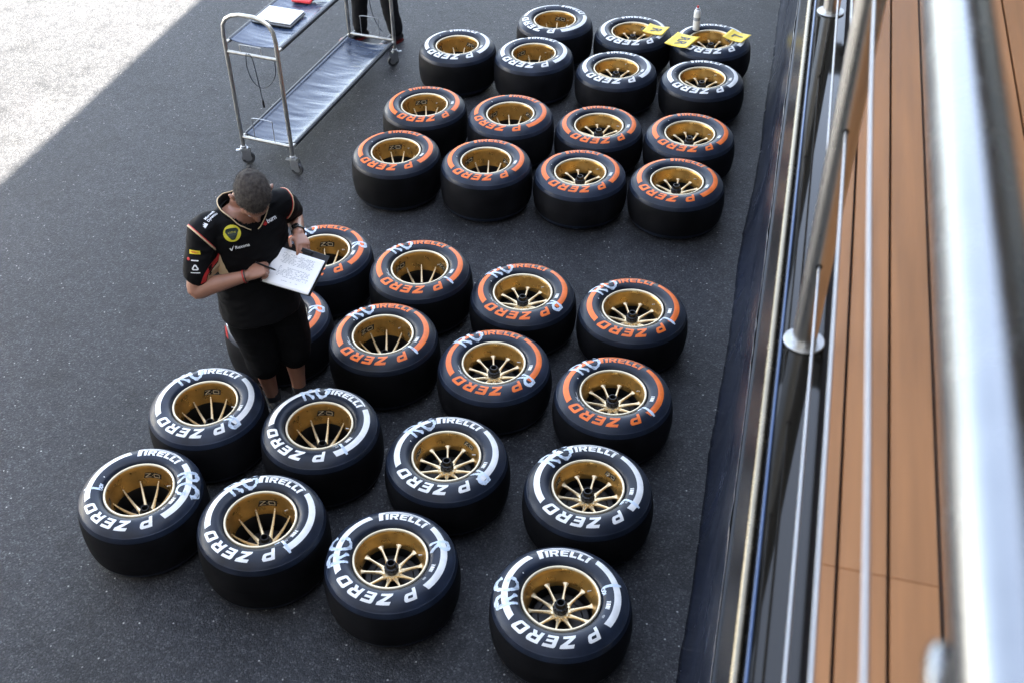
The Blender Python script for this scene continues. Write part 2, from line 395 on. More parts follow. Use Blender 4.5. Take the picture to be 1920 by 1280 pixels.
# ------------------------------------------------------------------ wheels
RT_ = 0.325
def profile(z0):
    top = [(0.1795, -0.016), (0.187, 0.001), (0.198, 0.012), (0.214, 0.0185), (0.234, 0.0200), (0.254, 0.0155), (0.273, 0.006), (0.290, -0.007), (0.3015, -0.0185), (0.3035, -0.0185), (0.3060, -0.0240), (0.3105, -0.034), (0.3155, -0.051), (0.3195, -0.075), (0.3232, -0.110), (RT_, -(z0 - 0.020) / 2)]
    t = [(r, z0 + z) for r, z in top]; wid = z0 + 0.020
    pr = [tuple(p) for p in catmull(t, 3)]
    return pr, wid
def wheel_geo(kind):
    G = {}; rear = kind == 'rear'; z0 = 0.345 if rear else 0.305
    pr, wid = profile(z0)
    side_n = len(pr)
    full = pr + [(r, wid - z) for r, z in reversed(pr)]
    v, f = lathe(full, 88)
    me = make_mesh('tyre', v, f, ['side_rubber', 'tread_rubber'], angle=60)
    for p in me.polygons:
        c = p.center; r = math.hypot(c.x, c.y)
        if r > 0.3135: p.material_index = 1
    G['tyre'] = me
    rs = np.array([p[0] for p in pr]); zs = np.array([p[1] for p in pr]); G['zr'] = lambda r: float(np.interp(r, rs, zs)); G['z0'] = z0
    lip = [(0.1665, -0.008), (0.1680, -0.0005), (0.1715, 0.0025), (0.1760, 0.0025), (0.1795, -0.001), (0.1802, -0.010), (0.1790, -0.017), (0.168, -0.017)]
    G['lip'] = make_mesh('rim_lip', *lathe([(r, z0 + z) for r, z in lip], 72, closed=True), 'gold_lip', angle=50)
    if rear: bp = [(0.1665, -0.006), (0.1630, -0.013), (0.1615, -0.030), (0.1590, -0.060), (0.1555, -0.095), (0.1500, -0.135), (0.1475, -0.165), (0.147, -0.24), (0.158, -0.30), (0.168, -0.325), (0.171, -0.325), (0.160, -0.290), (0.150, -0.24), (0.1505, -0.165), (0.153, -0.135), (0.1605, -0.07), (0.1665, -0.020)]
    else: bp = [(0.1665, -0.006), (0.1625, -0.012), (0.1605, -0.022), (0.157, -0.038), (0.1500, -0.058), (0.1440, -0.075), (0.1425, -0.10), (0.142, -0.20), (0.152, -0.255), (0.168, -0.285), (0.171, -0.285), (0.155, -0.25), (0.145, -0.20), (0.1455, -0.10), (0.148, -0.075), (0.160, -0.040), (0.1665, -0.020)]
    bp2 = [(r, z0 + z) for r, z in bp]
    rim_me = make_mesh('rim', *lathe(bp2, 72, closed=True), ['gold_barrel', 'carbon_shade'], angle=50)
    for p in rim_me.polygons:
        if p.center.z < z0 - (0.138 if rear else 0.090): p.material_index = 1  # barrel below the spokes blackened to paint in its shadow
    G['rim'] = rim_me
    ins = bp2[:8]; G['zb'] = ins
    # one spoke along +X
    if rear: st = [(0.036, -0.196, 0.0105, 0.026), (0.052, -0.190, 0.0085, 0.024), (0.080, -0.172, 0.0062, 0.020), (0.110, -0.148, 0.0050, 0.016), (0.135, -0.122, 0.0040, 0.012), (0.1575, -0.094, 0.0028, 0.006)]
    else: st = [(0.036, -0.098, 0.0125, 0.020), (0.050, -0.094, 0.0090, 0.019), (0.065, -0.090, 0.0060, 0.018), (0.095, -0.084, 0.0042, 0.016), (0.120, -0.079, 0.0046, 0.014), (0.134, -0.076, 0.0075, 0.012), (0.1455, -0.073, 0.0125, 0.010)]
    V, F = [], []
    for r, z, w, h in st:
        for (a, bz) in ((-1, -0.30), (-0.45, 0.0), (0.45, 0.0), (1, -0.30), (0.7, -1), (-0.7, -1)): V.append((r, a * w * 1.3, z0 + z + bz * h))
    for i in range(len(st) - 1):
        for k in range(6): F.append([i * 6 + k, i * 6 + (k + 1) % 6, (i + 1) * 6 + (k + 1) % 6, (i + 1) * 6 + k])
    F += [[5, 4, 3, 2, 1, 0], [(len(st) - 1) * 6 + k for k in range(6)]]
    G['spoke'] = make_mesh('spoke', V, F, 'gold_spoke', angle=28)
    hz = z0 + (-0.190 if rear else -0.090)
    # hub: scalloped gold flange
    V, F = [], []; n_ = 80
    for zz, s in ((hz - 0.022, 1.0), (hz - 0.002, 1.0), (hz + 0.001, 0.94)):
        for k in range(n_):
            a = 2 * math.pi * k / n_; r = (0.045 + 0.0045 * math.cos(10 * a)) * s; V.append((r * math.cos(a), r * math.sin(a), zz))
    for i in range(2):
        for k in range(n_): F.append([i * n_ + k, i * n_ + (k + 1) % n_, (i + 1) * n_ + (k + 1) % n_, (i + 1) * n_ + k])
    F += [list(range(n_))[::-1], [2 * n_ + k for k in range(n_)]]
    G['hub'] = make_mesh('hub', V, F, 'gold_spoke', angle=35)
    # black wheel nut: toothed collar, neck and hollow top
    V, F = [], []; n_ = 60
    nutp = [(0.034, 0.001, 0.0), (0.034, 0.016, 0.002), (0.030, 0.019, 0.002), (0.031, 0.030, 0.0012), (0.024, 0.033, 0.0), (0.0225, 0.052, 0.0), (0.0205, 0.055, 0.0), (0.0165, 0.055, 0.0), (0.0155, 0.051, 0.0), (0.0150, 0.012, 0.0)]
    for r, z, am in nutp:
        for k in range(n_):
            a = 2 * math.pi * k / n_; q = r + (am if (k % 6) < 3 else -am); V.append((q * math.cos(a), q * math.sin(a), hz + z))
    for i in range(len(nutp) - 1):
        for k in range(n_): F.append([i * n_ + k, i * n_ + (k + 1) % n_, (i + 1) * n_ + (k + 1) % n_, (i + 1) * n_ + k])
    F += [list(range(n_))[::-1], [(len(nutp) - 1) * n_ + k for k in range(n_)]]
    G['nut'] = make_mesh('wheel_nut', V, F, 'black_metal', angle=35)
    # brake drum lip under the spokes, widened to a dark dish for interior shade
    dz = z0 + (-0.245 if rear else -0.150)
    G['drum'] = make_mesh('inner_ring', *lathe([(0.030, dz), (0.098, dz + 0.002), (0.104, dz + 0.008), (0.128, dz + 0.008), (0.1405, dz - 0.004), (0.1405, dz - 0.010), (0.030, dz - 0.010)], 48, closed=True), 'carbon_shade', angle=40)
    vz = z0 - (0.055 if rear else 0.030); vr = 0.1535 if rear else 0.152
    G['valve'] = make_mesh('valve', *xf(merge(cyl(0.0042, 0, 0.020, 12, 0.001)), Matrix.Translation((vr, 0, vz)) @ Matrix.Rotation(R_(-75), 4, 'Y')), 'zinc')
    return G

# letter outlines, unit height
def sh(lp, s): return [(x + s * y, y) for x, y in lp]
GL = {
    'Z': (1.12, [[(0, 0), (1.10, 0), (1.06, .25), (.50, .25), (1.12, .78), (1.12, 1), (.08, 1), (.04, .75), (.60, .75), (0, .22)]]),
    'E': (0.98, [[(.12, 0), (.98, 0), (.96, .23), (.33, .23), (.33, .39), (.90, .39), (.90, .60), (.33, .60), (.33, .77), (.98, .77), (.98, 1), (.12, 1), (.03, .94), (0, .82), (0, .18), (.03, .06)]]),
    'R': (1.10, [[(0, 0), (.32, 0), (.32, .33), (.52, .33), (.74, 0), (1.12, 0), (.86, .37), (1.0, .43), (1.06, .55), (1.06, .80), (.99, .94), (.86, 1), (0, 1)], [(.32, .55), (.72, .55), (.75, .60), (.75, .74), (.72, .78), (.32, .78)]]),
    'O': (1.12, [[(.16, 0), (.96, 0), (1.07, .05), (1.12, .16), (1.12, .84), (1.07, .95), (.96, 1), (.16, 1), (.05, .95), (0, .84), (0, .16), (.05, .05)], [(.33, .24), (.33, .76), (.79, .76), (.79, .24)]]),
    'P': (1.06, [[(0, 0), (.32, 0), (.32, .34), (.86, .34), (.99, .40), (1.06, .54), (1.06, .80), (.99, .94), (.86, 1), (0, 1)], [(.32, .57), (.70, .57), (.75, .62), (.75, .73), (.71, .78), (.32, .78)]]),
    'I': (0.36, [[(0, 0), (.36, 0), (.36, 1), (0, 1)]]),
    'L': (0.86, [[(0, 0), (.86, 0), (.86, .27), (.36, .27), (.36, 1), (0, 1)]]),
}
def word_loops(word, h, gap, slant=0.0, spaces=0.55):
    x = 0; loops = []
    for ch in word:
        if ch == ' ': x += spaces * h; continue
        w, ls = GL[ch]
        for lp in ls: loops.append([((px_ * h) + x + slant * py_ * h, py_ * h) for px_, py_ in lp])
        x += (w + gap) * h
    x -= gap * h
    return [[(a - x / 2, c) for a, c in lp] for lp in loops], x
def brand_loops():
    h = 0.037
    loops, w = word_loops('IRELLI', h, 0.17, 0.06)
    ox = 0.017
    loops = [[(a + ox, c) for a, c in lp] for lp in loops]
    x0 = -w / 2 + ox - 0.031; x1 = w / 2 + ox + 0.004
    T = 0.058
    loops.append([(x0 - 0.002, 0), (x0 + 0.019, 0), (x0 + 0.0225, 0.0395), (x1 - 0.030, 0.0400), (x1 + 0.001, 0.0415), (x1 + 0.004, 0.0445), (x1 - 0.004, 0.0490), (x1 - 0.040, 0.0540), (x0 + 0.08, T), (x0 + 0.006, T)])
    loops.append([(x0 + 0.032, 0.0500), (x1 - 0.075, 0.0490), (x1 - 0.030, 0.0455), (x1 - 0.028, 0.0445), (x0 + 0.031, 0.0440)])
    return [[(a * 1.1, c) for a, c in lp] for lp in loops]
def wrap(bm, G, th0, rbase, lift, rmid=0.245):
    for v in bm.verts:
        u, w = v.co.x, v.co.y; r = rbase + w; a = th0 - u / rmid
        v.co = Vector((r * math.cos(a), r * math.sin(a), G['zr'](r) + lift))
    return bm_geo(bm)
def stroke_bm(lines, w, wob=0.0):
    """chalk strokes as flat ribbons, each a little above the last"""
    bm = bmesh.new()
    for li, ln in enumerate(lines):
        pts = catmull([(p[0], p[1], 0) for p in ln], 6); P, T, N = frames(pts); prev = None
        for i, (p, t) in enumerate(zip(P, T)):
            nn = Vector((-t.y, t.x, 0)); q = w * (1 + wob * noise.noise(Vector((p.x * 90, p.y * 90, li * 3.3)))) / 2
            if i in (0, len(P) - 1): q *= 0.75
            a = bm.verts.new(p + nn * q + Vector((0, 0, li * 0.0004))); b = bm.verts.new(p - nn * q + Vector((0, 0, li * 0.0004)))
            if prev: bm.faces.new((prev[0], prev[1], b, a))
            prev = (a, b)
    return bm
def wrap_keepz(bm, G, th0, rbase, lift, rmid=0.245):
    for v in bm.verts:
        u, w, z = v.co; r = min(0.318, max(0.184, rbase + w)); a = th0 - u / rmid
        v.co = Vector((r * math.cos(a), r * math.sin(a), G['zr'](r) + lift + z))
    return bm_geo(bm)
CH = {'R': ([[(0.004, 0.0), (0.006, 0.045), (0.008, 0.088)], [(0.004, 0.084), (0.040, 0.084), (0.052, 0.066), (0.038, 0.046), (0.010, 0.042)], [(0.022, 0.042), (0.040, 0.018), (0.060, 0.0)]], 0.062),
      'G': ([[(0.064, 0.076), (0.044, 0.094), (0.016, 0.086), (0.002, 0.056), (0.004, 0.024), (0.022, 0.003), (0.050, 0.006), (0.066, 0.024), (0.067, 0.042)], [(0.069, 0.045), (0.054, 0.047), (0.040, 0.046)]], 0.070),
      'L': ([[(0.006, 0.086), (0.004, 0.044), (0.004, 0.006), (0.024, 0.003), (0.048, 0.004)]], 0.05)}
def chalk_lines(word):
    x = 0; out = []
    for ch in word:
        ls, w = CH[ch]; out += [[(a + x, c) for a, c in l] for l in ls]; x += w + 0.014
    x -= 0.014
    return [[(a - x / 2, c) for a, c in l] for l in out]
def arc_geo(G, a0, a1, r0, r1, lift, cut=0.0):
    V, F = [], []; n_ = 40; mr_ = 5
    for i in range(n_ + 1):
        for j in range(mr_ + 1):
            r = r0 + (r1 - r0) * j / mr_; t = i / n_; a = a0 + (a1 - a0) * t + cut * (j / mr_ - 0.5)
            V.append((r * math.cos(a), r * math.sin(a), G['zr'](r) + lift))
    for i in range(n_):
        for j in range(mr_): k = i * (mr_ + 1) + j; F.append([k, k + 1, k + mr_ + 2, k + mr_ + 1])
    return V, F
KIT = {}
for kind in ('rear', 'front'):
    G = wheel_geo(kind); KIT[kind] = G
    G['brand'] = {}; G['model'] = {}; G['stripe'] = {}
    for cn, mn in (('white', 'white_print'), ('orange', 'orange_print')):
        G['brand'][cn] = make_mesh('brand_lettering', *wrap(slice_bm(outline_bm(brand_loops()), 0.010), G, 0, 0.2165, 0.0012), mn, angle=60)
        lp, _ = word_loops('P ZERO', 0.0535, 0.33, 0.32, 0.72)
        G['model'][cn] = [make_mesh('model_lettering', *wrap(slice_bm(outline_bm(q_), 0.010), G, math.pi, 0.2205, 0.0012), mn, angle=60) for q_ in (lp[:2], lp[2:3], lp[3:4], lp[4:6], lp[6:8])]
        G['stripe'][cn] = [make_mesh('stripe', *arc_geo(G, R_(37), R_(124), 0.2365, 0.2670, 0.0012, R_(2)), mn, angle=60), make_mesh('stripe', *arc_geo(G, R_(-124), R_(-37), 0.2365, 0.2670, 0.0012, R_(2)), mn, angle=60)]
    G['RG'] = make_mesh('chalk_initials', *wrap_keepz(stroke_bm([[(a * 1.08, b_ * 1.10) for a, b_ in l] for l in chalk_lines('RG')], 0.0160, 0.8), G, 0, 0.196, 0.0024), 'chalk', angle=60)
    for c in 'LR': G['c' + c] = make_mesh('chalk_letter', *wrap_keepz(stroke_bm(chalk_lines(c), 0.0150, 0.6), G, 0, 0.192, 0.0024), 'chalk', angle=60)
    sg = [[(-0.075, 0.004), (-0.06, 0.012), (-0.066, 0.0), (-0.045, 0.006), (-0.03, 0.0), (-0.018, 0.010), (-0.010, 0.0), (0.006, 0.006), (0.03, 0.001), (0.07, 0.003)], [(-0.02, 0.014), (0.0, 0.010), (0.02, 0.013)]]
    G['scribble'] = make_mesh('scribble', *wrap_keepz(stroke_bm(sg, 0.0024), G, 0, 0.197, 0.0024), 'white_print', angle=60)
    V, F = [], []
    for i in range(7):
        for j in range(4): V.append((0, 0, 0))
    G['dot'] = make_mesh('balance_dot', *wrap(slice_bm(outline_bm([[(0.0036 * math.cos(k), 0.0036 * math.sin(k)) for k in np.linspace(0, 6.28, 12, endpoint=False)]]), 0.004), G, 0, 0.206, 0.0012), 'white_print')
    bst = slice_bm(outline_bm([[(-0.026, -0.0095), (0.026, -0.0095), (0.026, 0.0095), (-0.026, 0.0095)]]), 0.008)
    G['sticker'] = make_mesh('barcode_sticker', *wrap(bst, G, 0, 0.2135, 0.0014), 'barcode')
    G['digits'] = make_mesh('serial_digits', *wrap(slice_bm(text_bm('020', 0.014), 0.006), G, 0, 0.2135, 0.0014), 'white_print')
    # maker's mark printed on the inside of the barrel: dark slanted box with outlined letters
    ins = G['zb']; rr = np.array([p[0] for p in ins]); zz = np.array([p[1] for p in ins]); dep = G['z0'] - zz
    def barrel(bm, d0, lift):
        for v in bm.verts:
            d = d0 - v.co.y; r = float(np.interp(d, dep, rr)) - lift; a = -v.co.x / 0.158
            v.co = Vector((r * math.cos(a), r * math.sin(a), G['z0'] - d))
        return bm_geo(bm)
    hh = 0.036 if kind == 'rear' else 0.026; d0 = 0.064 if kind == 'rear' else 0.036; s_ = hh / 0.036
    bx_ = [(-0.052 * s_, -0.5 * hh), (0.046 * s_, -0.5 * hh), (0.052 * s_, 0.5 * hh), (-0.040 * s_, 0.5 * hh)]
    G['mark'] = make_mesh('maker_mark', *barrel(slice_bm(outline_bm([bx_]), 0.006), d0, 0.0010), 'black_decal')
    k_ = hh * 0.70
    oz = [[(-0.043 * s_ + x * k_ * 0.95, (y - 0.5) * k_) for x, y in lp] for lp in ([(0, 0), (1.35, 0), (1.35, .12), (.30, .12), (1.40, .88), (1.40, 1), (.12, 1), (.12, .88), (1.05, .88), (0, .12)],)]
    oz += [[(0.004 * s_ + x * k_, (y - 0.5) * k_) for x, y in lp] for lp in ([(.12, 0), (1.25, 0), (1.40, .15), (1.40, .85), (1.25, 1), (.12, 1), (0, .85), (0, .15)], [(.15, .18), (.15, .82), (1.25, .82), (1.25, .18)])]
    oz.append([(-0.005 * s_, -0.002), (-0.001 * s_, -0.002), (-0.001 * s_, 0.002), (-0.005 * s_, 0.002)])
    G['mark_l'] = make_mesh('maker_letters', *barrel(slice_bm(outline_bm(oz), 0.006), d0, 0.0018), 'gold_lip')

# id, rear, x, y, angle of the brand word, colour, chalk (initials angle, letter, letter angle), barrel mark angle, spoke phase
W = [
 ('A1', 1, -2.770, 3.218, 90, 20, 'L', 192, 97), ('A2', 1, -2.098, 3.199, 86, 135, 'L', -40, 104), ('A3', 0, -1.425, 3.164, 93, 188, 'R', 28, None), ('A4', 0, -0.612, 3.149, 99, 190, 'L', 22, None),
 ('B1', 1, -2.725, 3.875, 96, 137, 'R', -28, 106), ('B2', 1, -2.058, 3.870, 74, 116, 'L', -42, 102), ('B3', 0, -1.361, 3.860, 90, 140, 'R', -28, 58), ('B4', 0, -0.625, 3.836, 97, 142, 'L', -22, 55),
 ('C1', 1, -2.650, 4.675, 95, 196, 'R', 20, 95), ('C2', 1, -1.977, 4.650, 97, 140, 'L', -30, 148), ('C3', 0, -1.310, 4.609, 97, 140, 'R', -28, None), ('C4', 0, -0.628, 4.532, 90, 138, 'L', -34, None),
 ('D1', 1, -2.625, 5.338, 98, 138, 'R', 22, 102), ('D2', 1, -1.967, 5.312, 96, 138, 'L', -30, 162), ('D3', 0, -1.306, 5.268, 97, 138, 'R', -26, None), ('D4', 0, -0.646, 5.267, 100, 144, 'L', -26, None),
 ('E1', 1, -2.557, 6.594, 92, None, None, None, 112), ('E2', 1, -1.896, 6.605, 97, None, None, None, 158), ('E3', 0, -1.241, 6.663, 98, None, None, None, None), ('E4', 0, -0.587, 6.690, 80, None, None, None, None),
 ('F1', 1, -2.560, 7.279, 108, None, None, None, 118), ('F2', 1, -1.892, 7.279, 77, None, None, None, 160), ('F3', 0, -1.236, 7.313, 101, None, None, None, None), ('F4', 0, -0.585, 7.336, 91, None, None, None, None),
 ('G1', 1, -2.600, 8.298, 92, None, None, None, 60), ('G2', 1, -1.950, 8.274, 86, None, None, None, 146), ('G3', 0, -1.271, 8.221, 90, None, None, None, None), ('G4', 0, -0.601, 8.193, 90, None, None, None, None),
 ('H1', 1, -1.919, 8.914, 58, None, None, None, 84), ('H2', 0, -1.253, 8.900, 94, None, None, None, 62), ('H3', 0, -0.611, 8.867, 97, None, None, None, 150),
]
ROW = {'A': ('white', 'white-lettered', 'in the row nearest the camera', 'near white-lettered wheels marked RG'), 'B': ('white', 'white-lettered', 'in the second row from the camera', 'near white-lettered wheels marked RG'),
       'C': ('orange', 'chalk-marked orange-lettered', 'in the third row from the camera', 'orange-lettered wheels marked RG'), 'D': ('orange', 'chalk-marked orange-lettered', 'in the fourth row from the camera', 'orange-lettered wheels marked RG'),
       'E': ('orange', 'unchalked orange-lettered', 'in the fifth row from the camera', 'unmarked orange-lettered wheels'), 'F': ('orange', 'unchalked orange-lettered', 'in the sixth row from the camera', 'unmarked orange-lettered wheels'),
       'G': ('white', 'unchalked white-lettered', 'in the last complete row of four', 'far white-lettered wheels'), 'H': ('white', 'unchalked white-lettered', 'in the farthest row of three', 'far white-lettered wheels')}
CN = {'1': 'leftmost', '2': 'second from left', '3': 'second from right', '4': 'rightmost'}
CNH = {'1': 'leftmost', '2': 'middle', '3': 'rightmost'}
for wid, rear, x, y, ab, ac, cl, acl, am in W:
    G = KIT['rear' if rear else 'front']; cn, look, place, grp = ROW[wid[0]]
    w = empty('racing_wheel', (x, y, 0))
    tag(w, '%s %s wheel, %s %s' % ('wide' if rear else 'narrow', look, (CNH if wid[0] == 'H' else CN)[wid[1]], place), 'wheel', grp)
    rnd = random.Random(wid); spin = rnd.uniform(0, 360)
    ty = link('tyre', G['tyre'], w, rz=R_(spin))
    def sub(name, me, ang, par=ty, sp=spin): return link(name, me, par, rz=R_(ang - sp))
    sub('brand_lettering', G['brand'][cn], ab); [sub('model_letter', q_, ab) for q_ in G['model'][cn]]
    for s in G['stripe'][cn]: sub('stripe', s, ab)
    sub('barcode_sticker', G['sticker'], ab - 100 + rnd.uniform(-4, 4)); sub('balance_dot', G['dot'], ab + 62 + rnd.uniform(-10, 30))
    if cn == 'white': sub('serial_digits', G['digits'], ab - 117)
    if ac is not None:
        sub('chalk_initials', G['RG'], ac); sub('chalk_letter', G['c' + cl], acl)
        if cn == 'orange': sub('scribble', G['scribble'], ab + 125)
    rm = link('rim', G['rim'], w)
    link('rim_lip', G['lip'], rm)
    if am is not None:
        for k in range(3):
            mk = link('maker_mark', G['mark'], rm, rz=R_(am + 120 * k)); link('maker_letters', G['mark_l'], rm, rz=R_(am + 120 * k))
    link('valve', G['valve'], rm, rz=R_(rnd.uniform(20, 70)))
    ph = {'A1': 88, 'A2': 92, 'A3': 94, 'A4': 92}.get(wid, rnd.uniform(75, 111))
    for k in range(10): link('spoke', G['spoke'], w, rz=R_(ph + 36 * k))
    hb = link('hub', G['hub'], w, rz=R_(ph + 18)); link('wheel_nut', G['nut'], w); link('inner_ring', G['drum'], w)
#PART2
# ------------------------------------------------------------------ trolley
A_, B_, C_, D_ = (Vector(p) for p in ((-3.835, 6.715, 0), (-3.405, 6.655, 0), (-3.225, 8.495, 0), (-3.655, 8.555, 0)))
ct = tag(empty('trolley', ((A_ + C_) / 2).to_tuple()), 'long two-shelf steel trolley with grey vinyl shelves on castors behind the man', 'trolley')
def lerp(a, b, t): return a + (b - a) * t
Z = lambda p, z: Vector((p.x, p.y, z))
for P, Q in ((A_, B_), (D_, C_)):
    arch = [Z(P, 0.155), Z(P, 0.6), Z(P, 1.06)]
    for k in range(1, 9):
        a = math.pi * k / 9; c = 0.5 - 0.5 * math.copysign(abs(math.cos(a)) ** 0.8, math.cos(a)); arch.append(Z(lerp(P, Q, c), 1.06 + 0.175 * math.sin(a) ** 0.7))
    arch += [Z(Q, 1.06), Z(Q, 0.6), Z(Q, 0.155)]
    part('end_frame', tube(arch, 0.0155, 14), 'cart_steel', ct)
    for z in (0.935, 0.235): part('cross_bar', tube([Z(lerp(P, Q, 0.03), z), Z(lerp(P, Q, 0.97), z)], 0.0125, 12), 'cart_steel', ct)
    for z in (0.945, 0.245):
        a, b = lerp(P, Q, 0.28), lerp(P, Q, 0.68); h = 0.06 if z > 0.5 else 0.17
        part('wire_loop', tube(catmull([Z(a, z), Z(a, z + h * 0.8), Z(lerp(a, b, 0.06), z + h), Z(lerp(a, b, 0.94), z + h), Z(b, z + h * 0.8), Z(b, z)], 4), 0.0032, 8), 'zinc', ct)
def shelf(z, sag, seed):
    for P, Q in ((A_, D_), (B_, C_)):
        d = (Q - P).normalized()
        part('shelf_rail', tube([Z(P, z) + d * 0.005, Z(Q, z) - d * 0.005], 0.0135, 12), 'cart_steel', ct)
        part('rail_sleeve', tube([Z(P, z) + d * 0.055, Z(Q, z) - d * 0.055], 0.0175, 14), 'vinyl_dark', ct)
    V, F = [], []; nu, nv = 150, 26
    for i in range(nu + 1):
        u = 0.03 + 0.94 * i / nu
        for j in range(nv + 1):
            v = j / nv; p = lerp(lerp(A_, D_, u), lerp(B_, C_, u), 0.028 + 0.944 * v); e = math.sin(math.pi * v) ** 0.5
            w = 0.0055 * noise.noise(Vector((u * 26 + seed, v * 1.6, seed))) + 0.003 * noise.noise(Vector((u * 70, v * 3 + seed, 2)))
            V.append(Vector((p.x, p.y, z + 0.012 - sag * e + w * e)))
    for i in range(nu):
        for j in range(nv): a = i * (nv + 1) + j; F.append([a, a + 1, a + nv + 2, a + nv + 1])
    o = part('shelf_sheet', (V, F), 'vinyl', ct); m_ = o.modifiers.new('thickness', 'SOLIDIFY'); m_.thickness = 0.002; m_.offset = -1
shelf(0.995, 0.022, 1.3); shelf(0.225, 0.030, 5.1)
for i, P in enumerate((A_, B_, C_, D_)):
    rot = Matrix.Translation((P.x, P.y, 0)) @ Matrix.Rotation(R_((200, 175, 40, 150)[i]), 4, 'Z')
    ca = part('castor', xf(merge(cyl(0.022, 0.140, 0.158, 20, 0.002), box(-0.030, 0.030, -0.022, 0.022, 0.128, 0.1395, 0.003), box(-0.048, 0.018, -0.0205, -0.0165, 0.045, 0.1275, 0.001), box(-0.048, 0.018, 0.0165, 0.0205, 0.045, 0.1275, 0.001)), rot), 'zinc', ct)
    wr = rot @ Matrix.Translation((-0.022, 0, 0.0505)) @ Matrix.Rotation(R_(90), 4, 'X')
    wl = part('castor_wheel', xf(lathe([(0.030, -0.012), (0.046, -0.0135), (0.050, -0.009), (0.050, 0.009), (0.046, 0.0135), (0.030, 0.012)], 32, closed=True), wr), 'grey_rubber', ca)
    part('castor_hub', xf(cyl(0.0295, -0.010, 0.010, 28, 0.002), wr), 'zinc', ca)
    part('brake_pedal', xf(box(0.020, 0.062, -0.015, 0.015, 0.118, 0.127, 0.003), rot), 'zinc', ca)
m0 = lerp(A_, B_, 0.5)
lp = [Z(lerp(A_, B_, t), z) for t, z in ((0.42, 0.955), (0.40, 0.93), (0.39, 0.84), (0.46, 0.74), (0.62, 0.70), (0.80, 0.74), (0.93, 0.83), (0.95, 0.93))]
part('cord', tube(catmull([p + Vector((0, -0.02, 0)) for p in lp], 5), 0.0034, 8), 'cable_black', ct)
lp = [Z(lerp(A_, B_, t), z) for t, z in ((0.46, 0.957), (0.52, 0.93), (0.55, 0.84), (0.58, 0.70), (0.60, 0.60))]
part('cord', tube(catmull([p + Vector((0, -0.024, 0)) for p in lp], 5), 0.0034, 8), 'cable_black', ct)
part('cord_plug', tube([Z(lerp(A_, B_, 0.60), 0.605) + Vector((0, -0.024, 0)), Z(lerp(A_, B_, 0.602), 0.59) + Vector((0, -0.024, 0)), Z(lerp(A_, B_, 0.605), 0.545) + Vector((0, -0.024, 0))], [0.004, 0.009, 0.008], 10), 'plastic_black', ct)
lp = [Z(lerp(D_, C_, t), z) for t, z in ((0.50, 0.96), (0.52, 0.80), (0.50, 0.60), (0.55, 0.44), (0.66, 0.33), (0.74, 0.29))]
part('cord', tube(catmull([p + Vector((0, 0.02, 0)) for p in lp], 5), 0.0034, 8), 'cable_black', ct)
# pad of paper, pen and red wallets on the top shelf
def slab(c4, th, bev=0.001):
    """thin slab on four corner points"""
    c4 = [Vector(p) for p in c4]; nn = (c4[1] - c4[0]).cross(c4[3] - c4[0]).normalized(); nn = nn if nn.z > 0 else -nn
    bm = bmesh.new(); lo = [bm.verts.new(p) for p in c4]; hi = [bm.verts.new(p + nn * th) for p in c4]
    bm.faces.new(lo[::-1]); bm.faces.new(hi)
    for i in range(4): bm.faces.new((lo[i], lo[(i + 1) % 4], hi[(i + 1) % 4], hi[i]))
    if bev: bmesh.ops.bevel(bm, geom=bm.edges[:], offset=bev, segments=1, affect='EDGES')
    return bm_geo(bm)
zs_ = 0.9975
bnd = tag(empty('document_folder', (-3.6, 7.2, zs_)), 'white papers on a dark folder lying on the trolley top shelf', 'folder')
q4 = [(-3.765, 7.325), (-3.440, 7.275), (-3.455, 7.020), (-3.790, 7.065)]
part('cover', slab([(x, y, zs_) for x, y in q4], 0.012, 0.003), 'board_black', bnd)
part('paper_stack', slab([(-3.755, 7.330, zs_ + 0.0125), (-3.455, 7.285, zs_ + 0.0125), (-3.472, 7.055, zs_ + 0.0125), (-3.778, 7.095, zs_ + 0.0125)], 0.009, 0.001), 'paper', bnd)
pn = part('pen', tube([(-3.775, 7.080, zs_ + 0.027), (-3.70, 7.075, zs_ + 0.027), (-3.645, 7.070, zs_ + 0.027)], [0.004, 0.0048, 0.002], 10), 'plastic_black'); tag(pn, 'black pen lying on the papers at the trolley', 'pen')
rw = part('red_wallet', slab([(-3.63, 7.565, zs_), (-3.47, 7.545, zs_), (-3.475, 7.445, zs_), (-3.635, 7.460, zs_)], 0.022, 0.005), 'red_card'); tag(rw, 'lower red wallet on the trolley top shelf', 'wallet', 'red wallets on the trolley')
rw = part('red_wallet', slab([(-3.565, 7.590, zs_ + 0.0225), (-3.395, 7.580, zs_ + 0.0225), (-3.405, 7.485, zs_ + 0.0225), (-3.575, 7.490, zs_ + 0.0225)], 0.016, 0.004), 'red_card'); tag(rw, 'upper red wallet stacked askew on another red wallet', 'wallet', 'red wallets on the trolley')

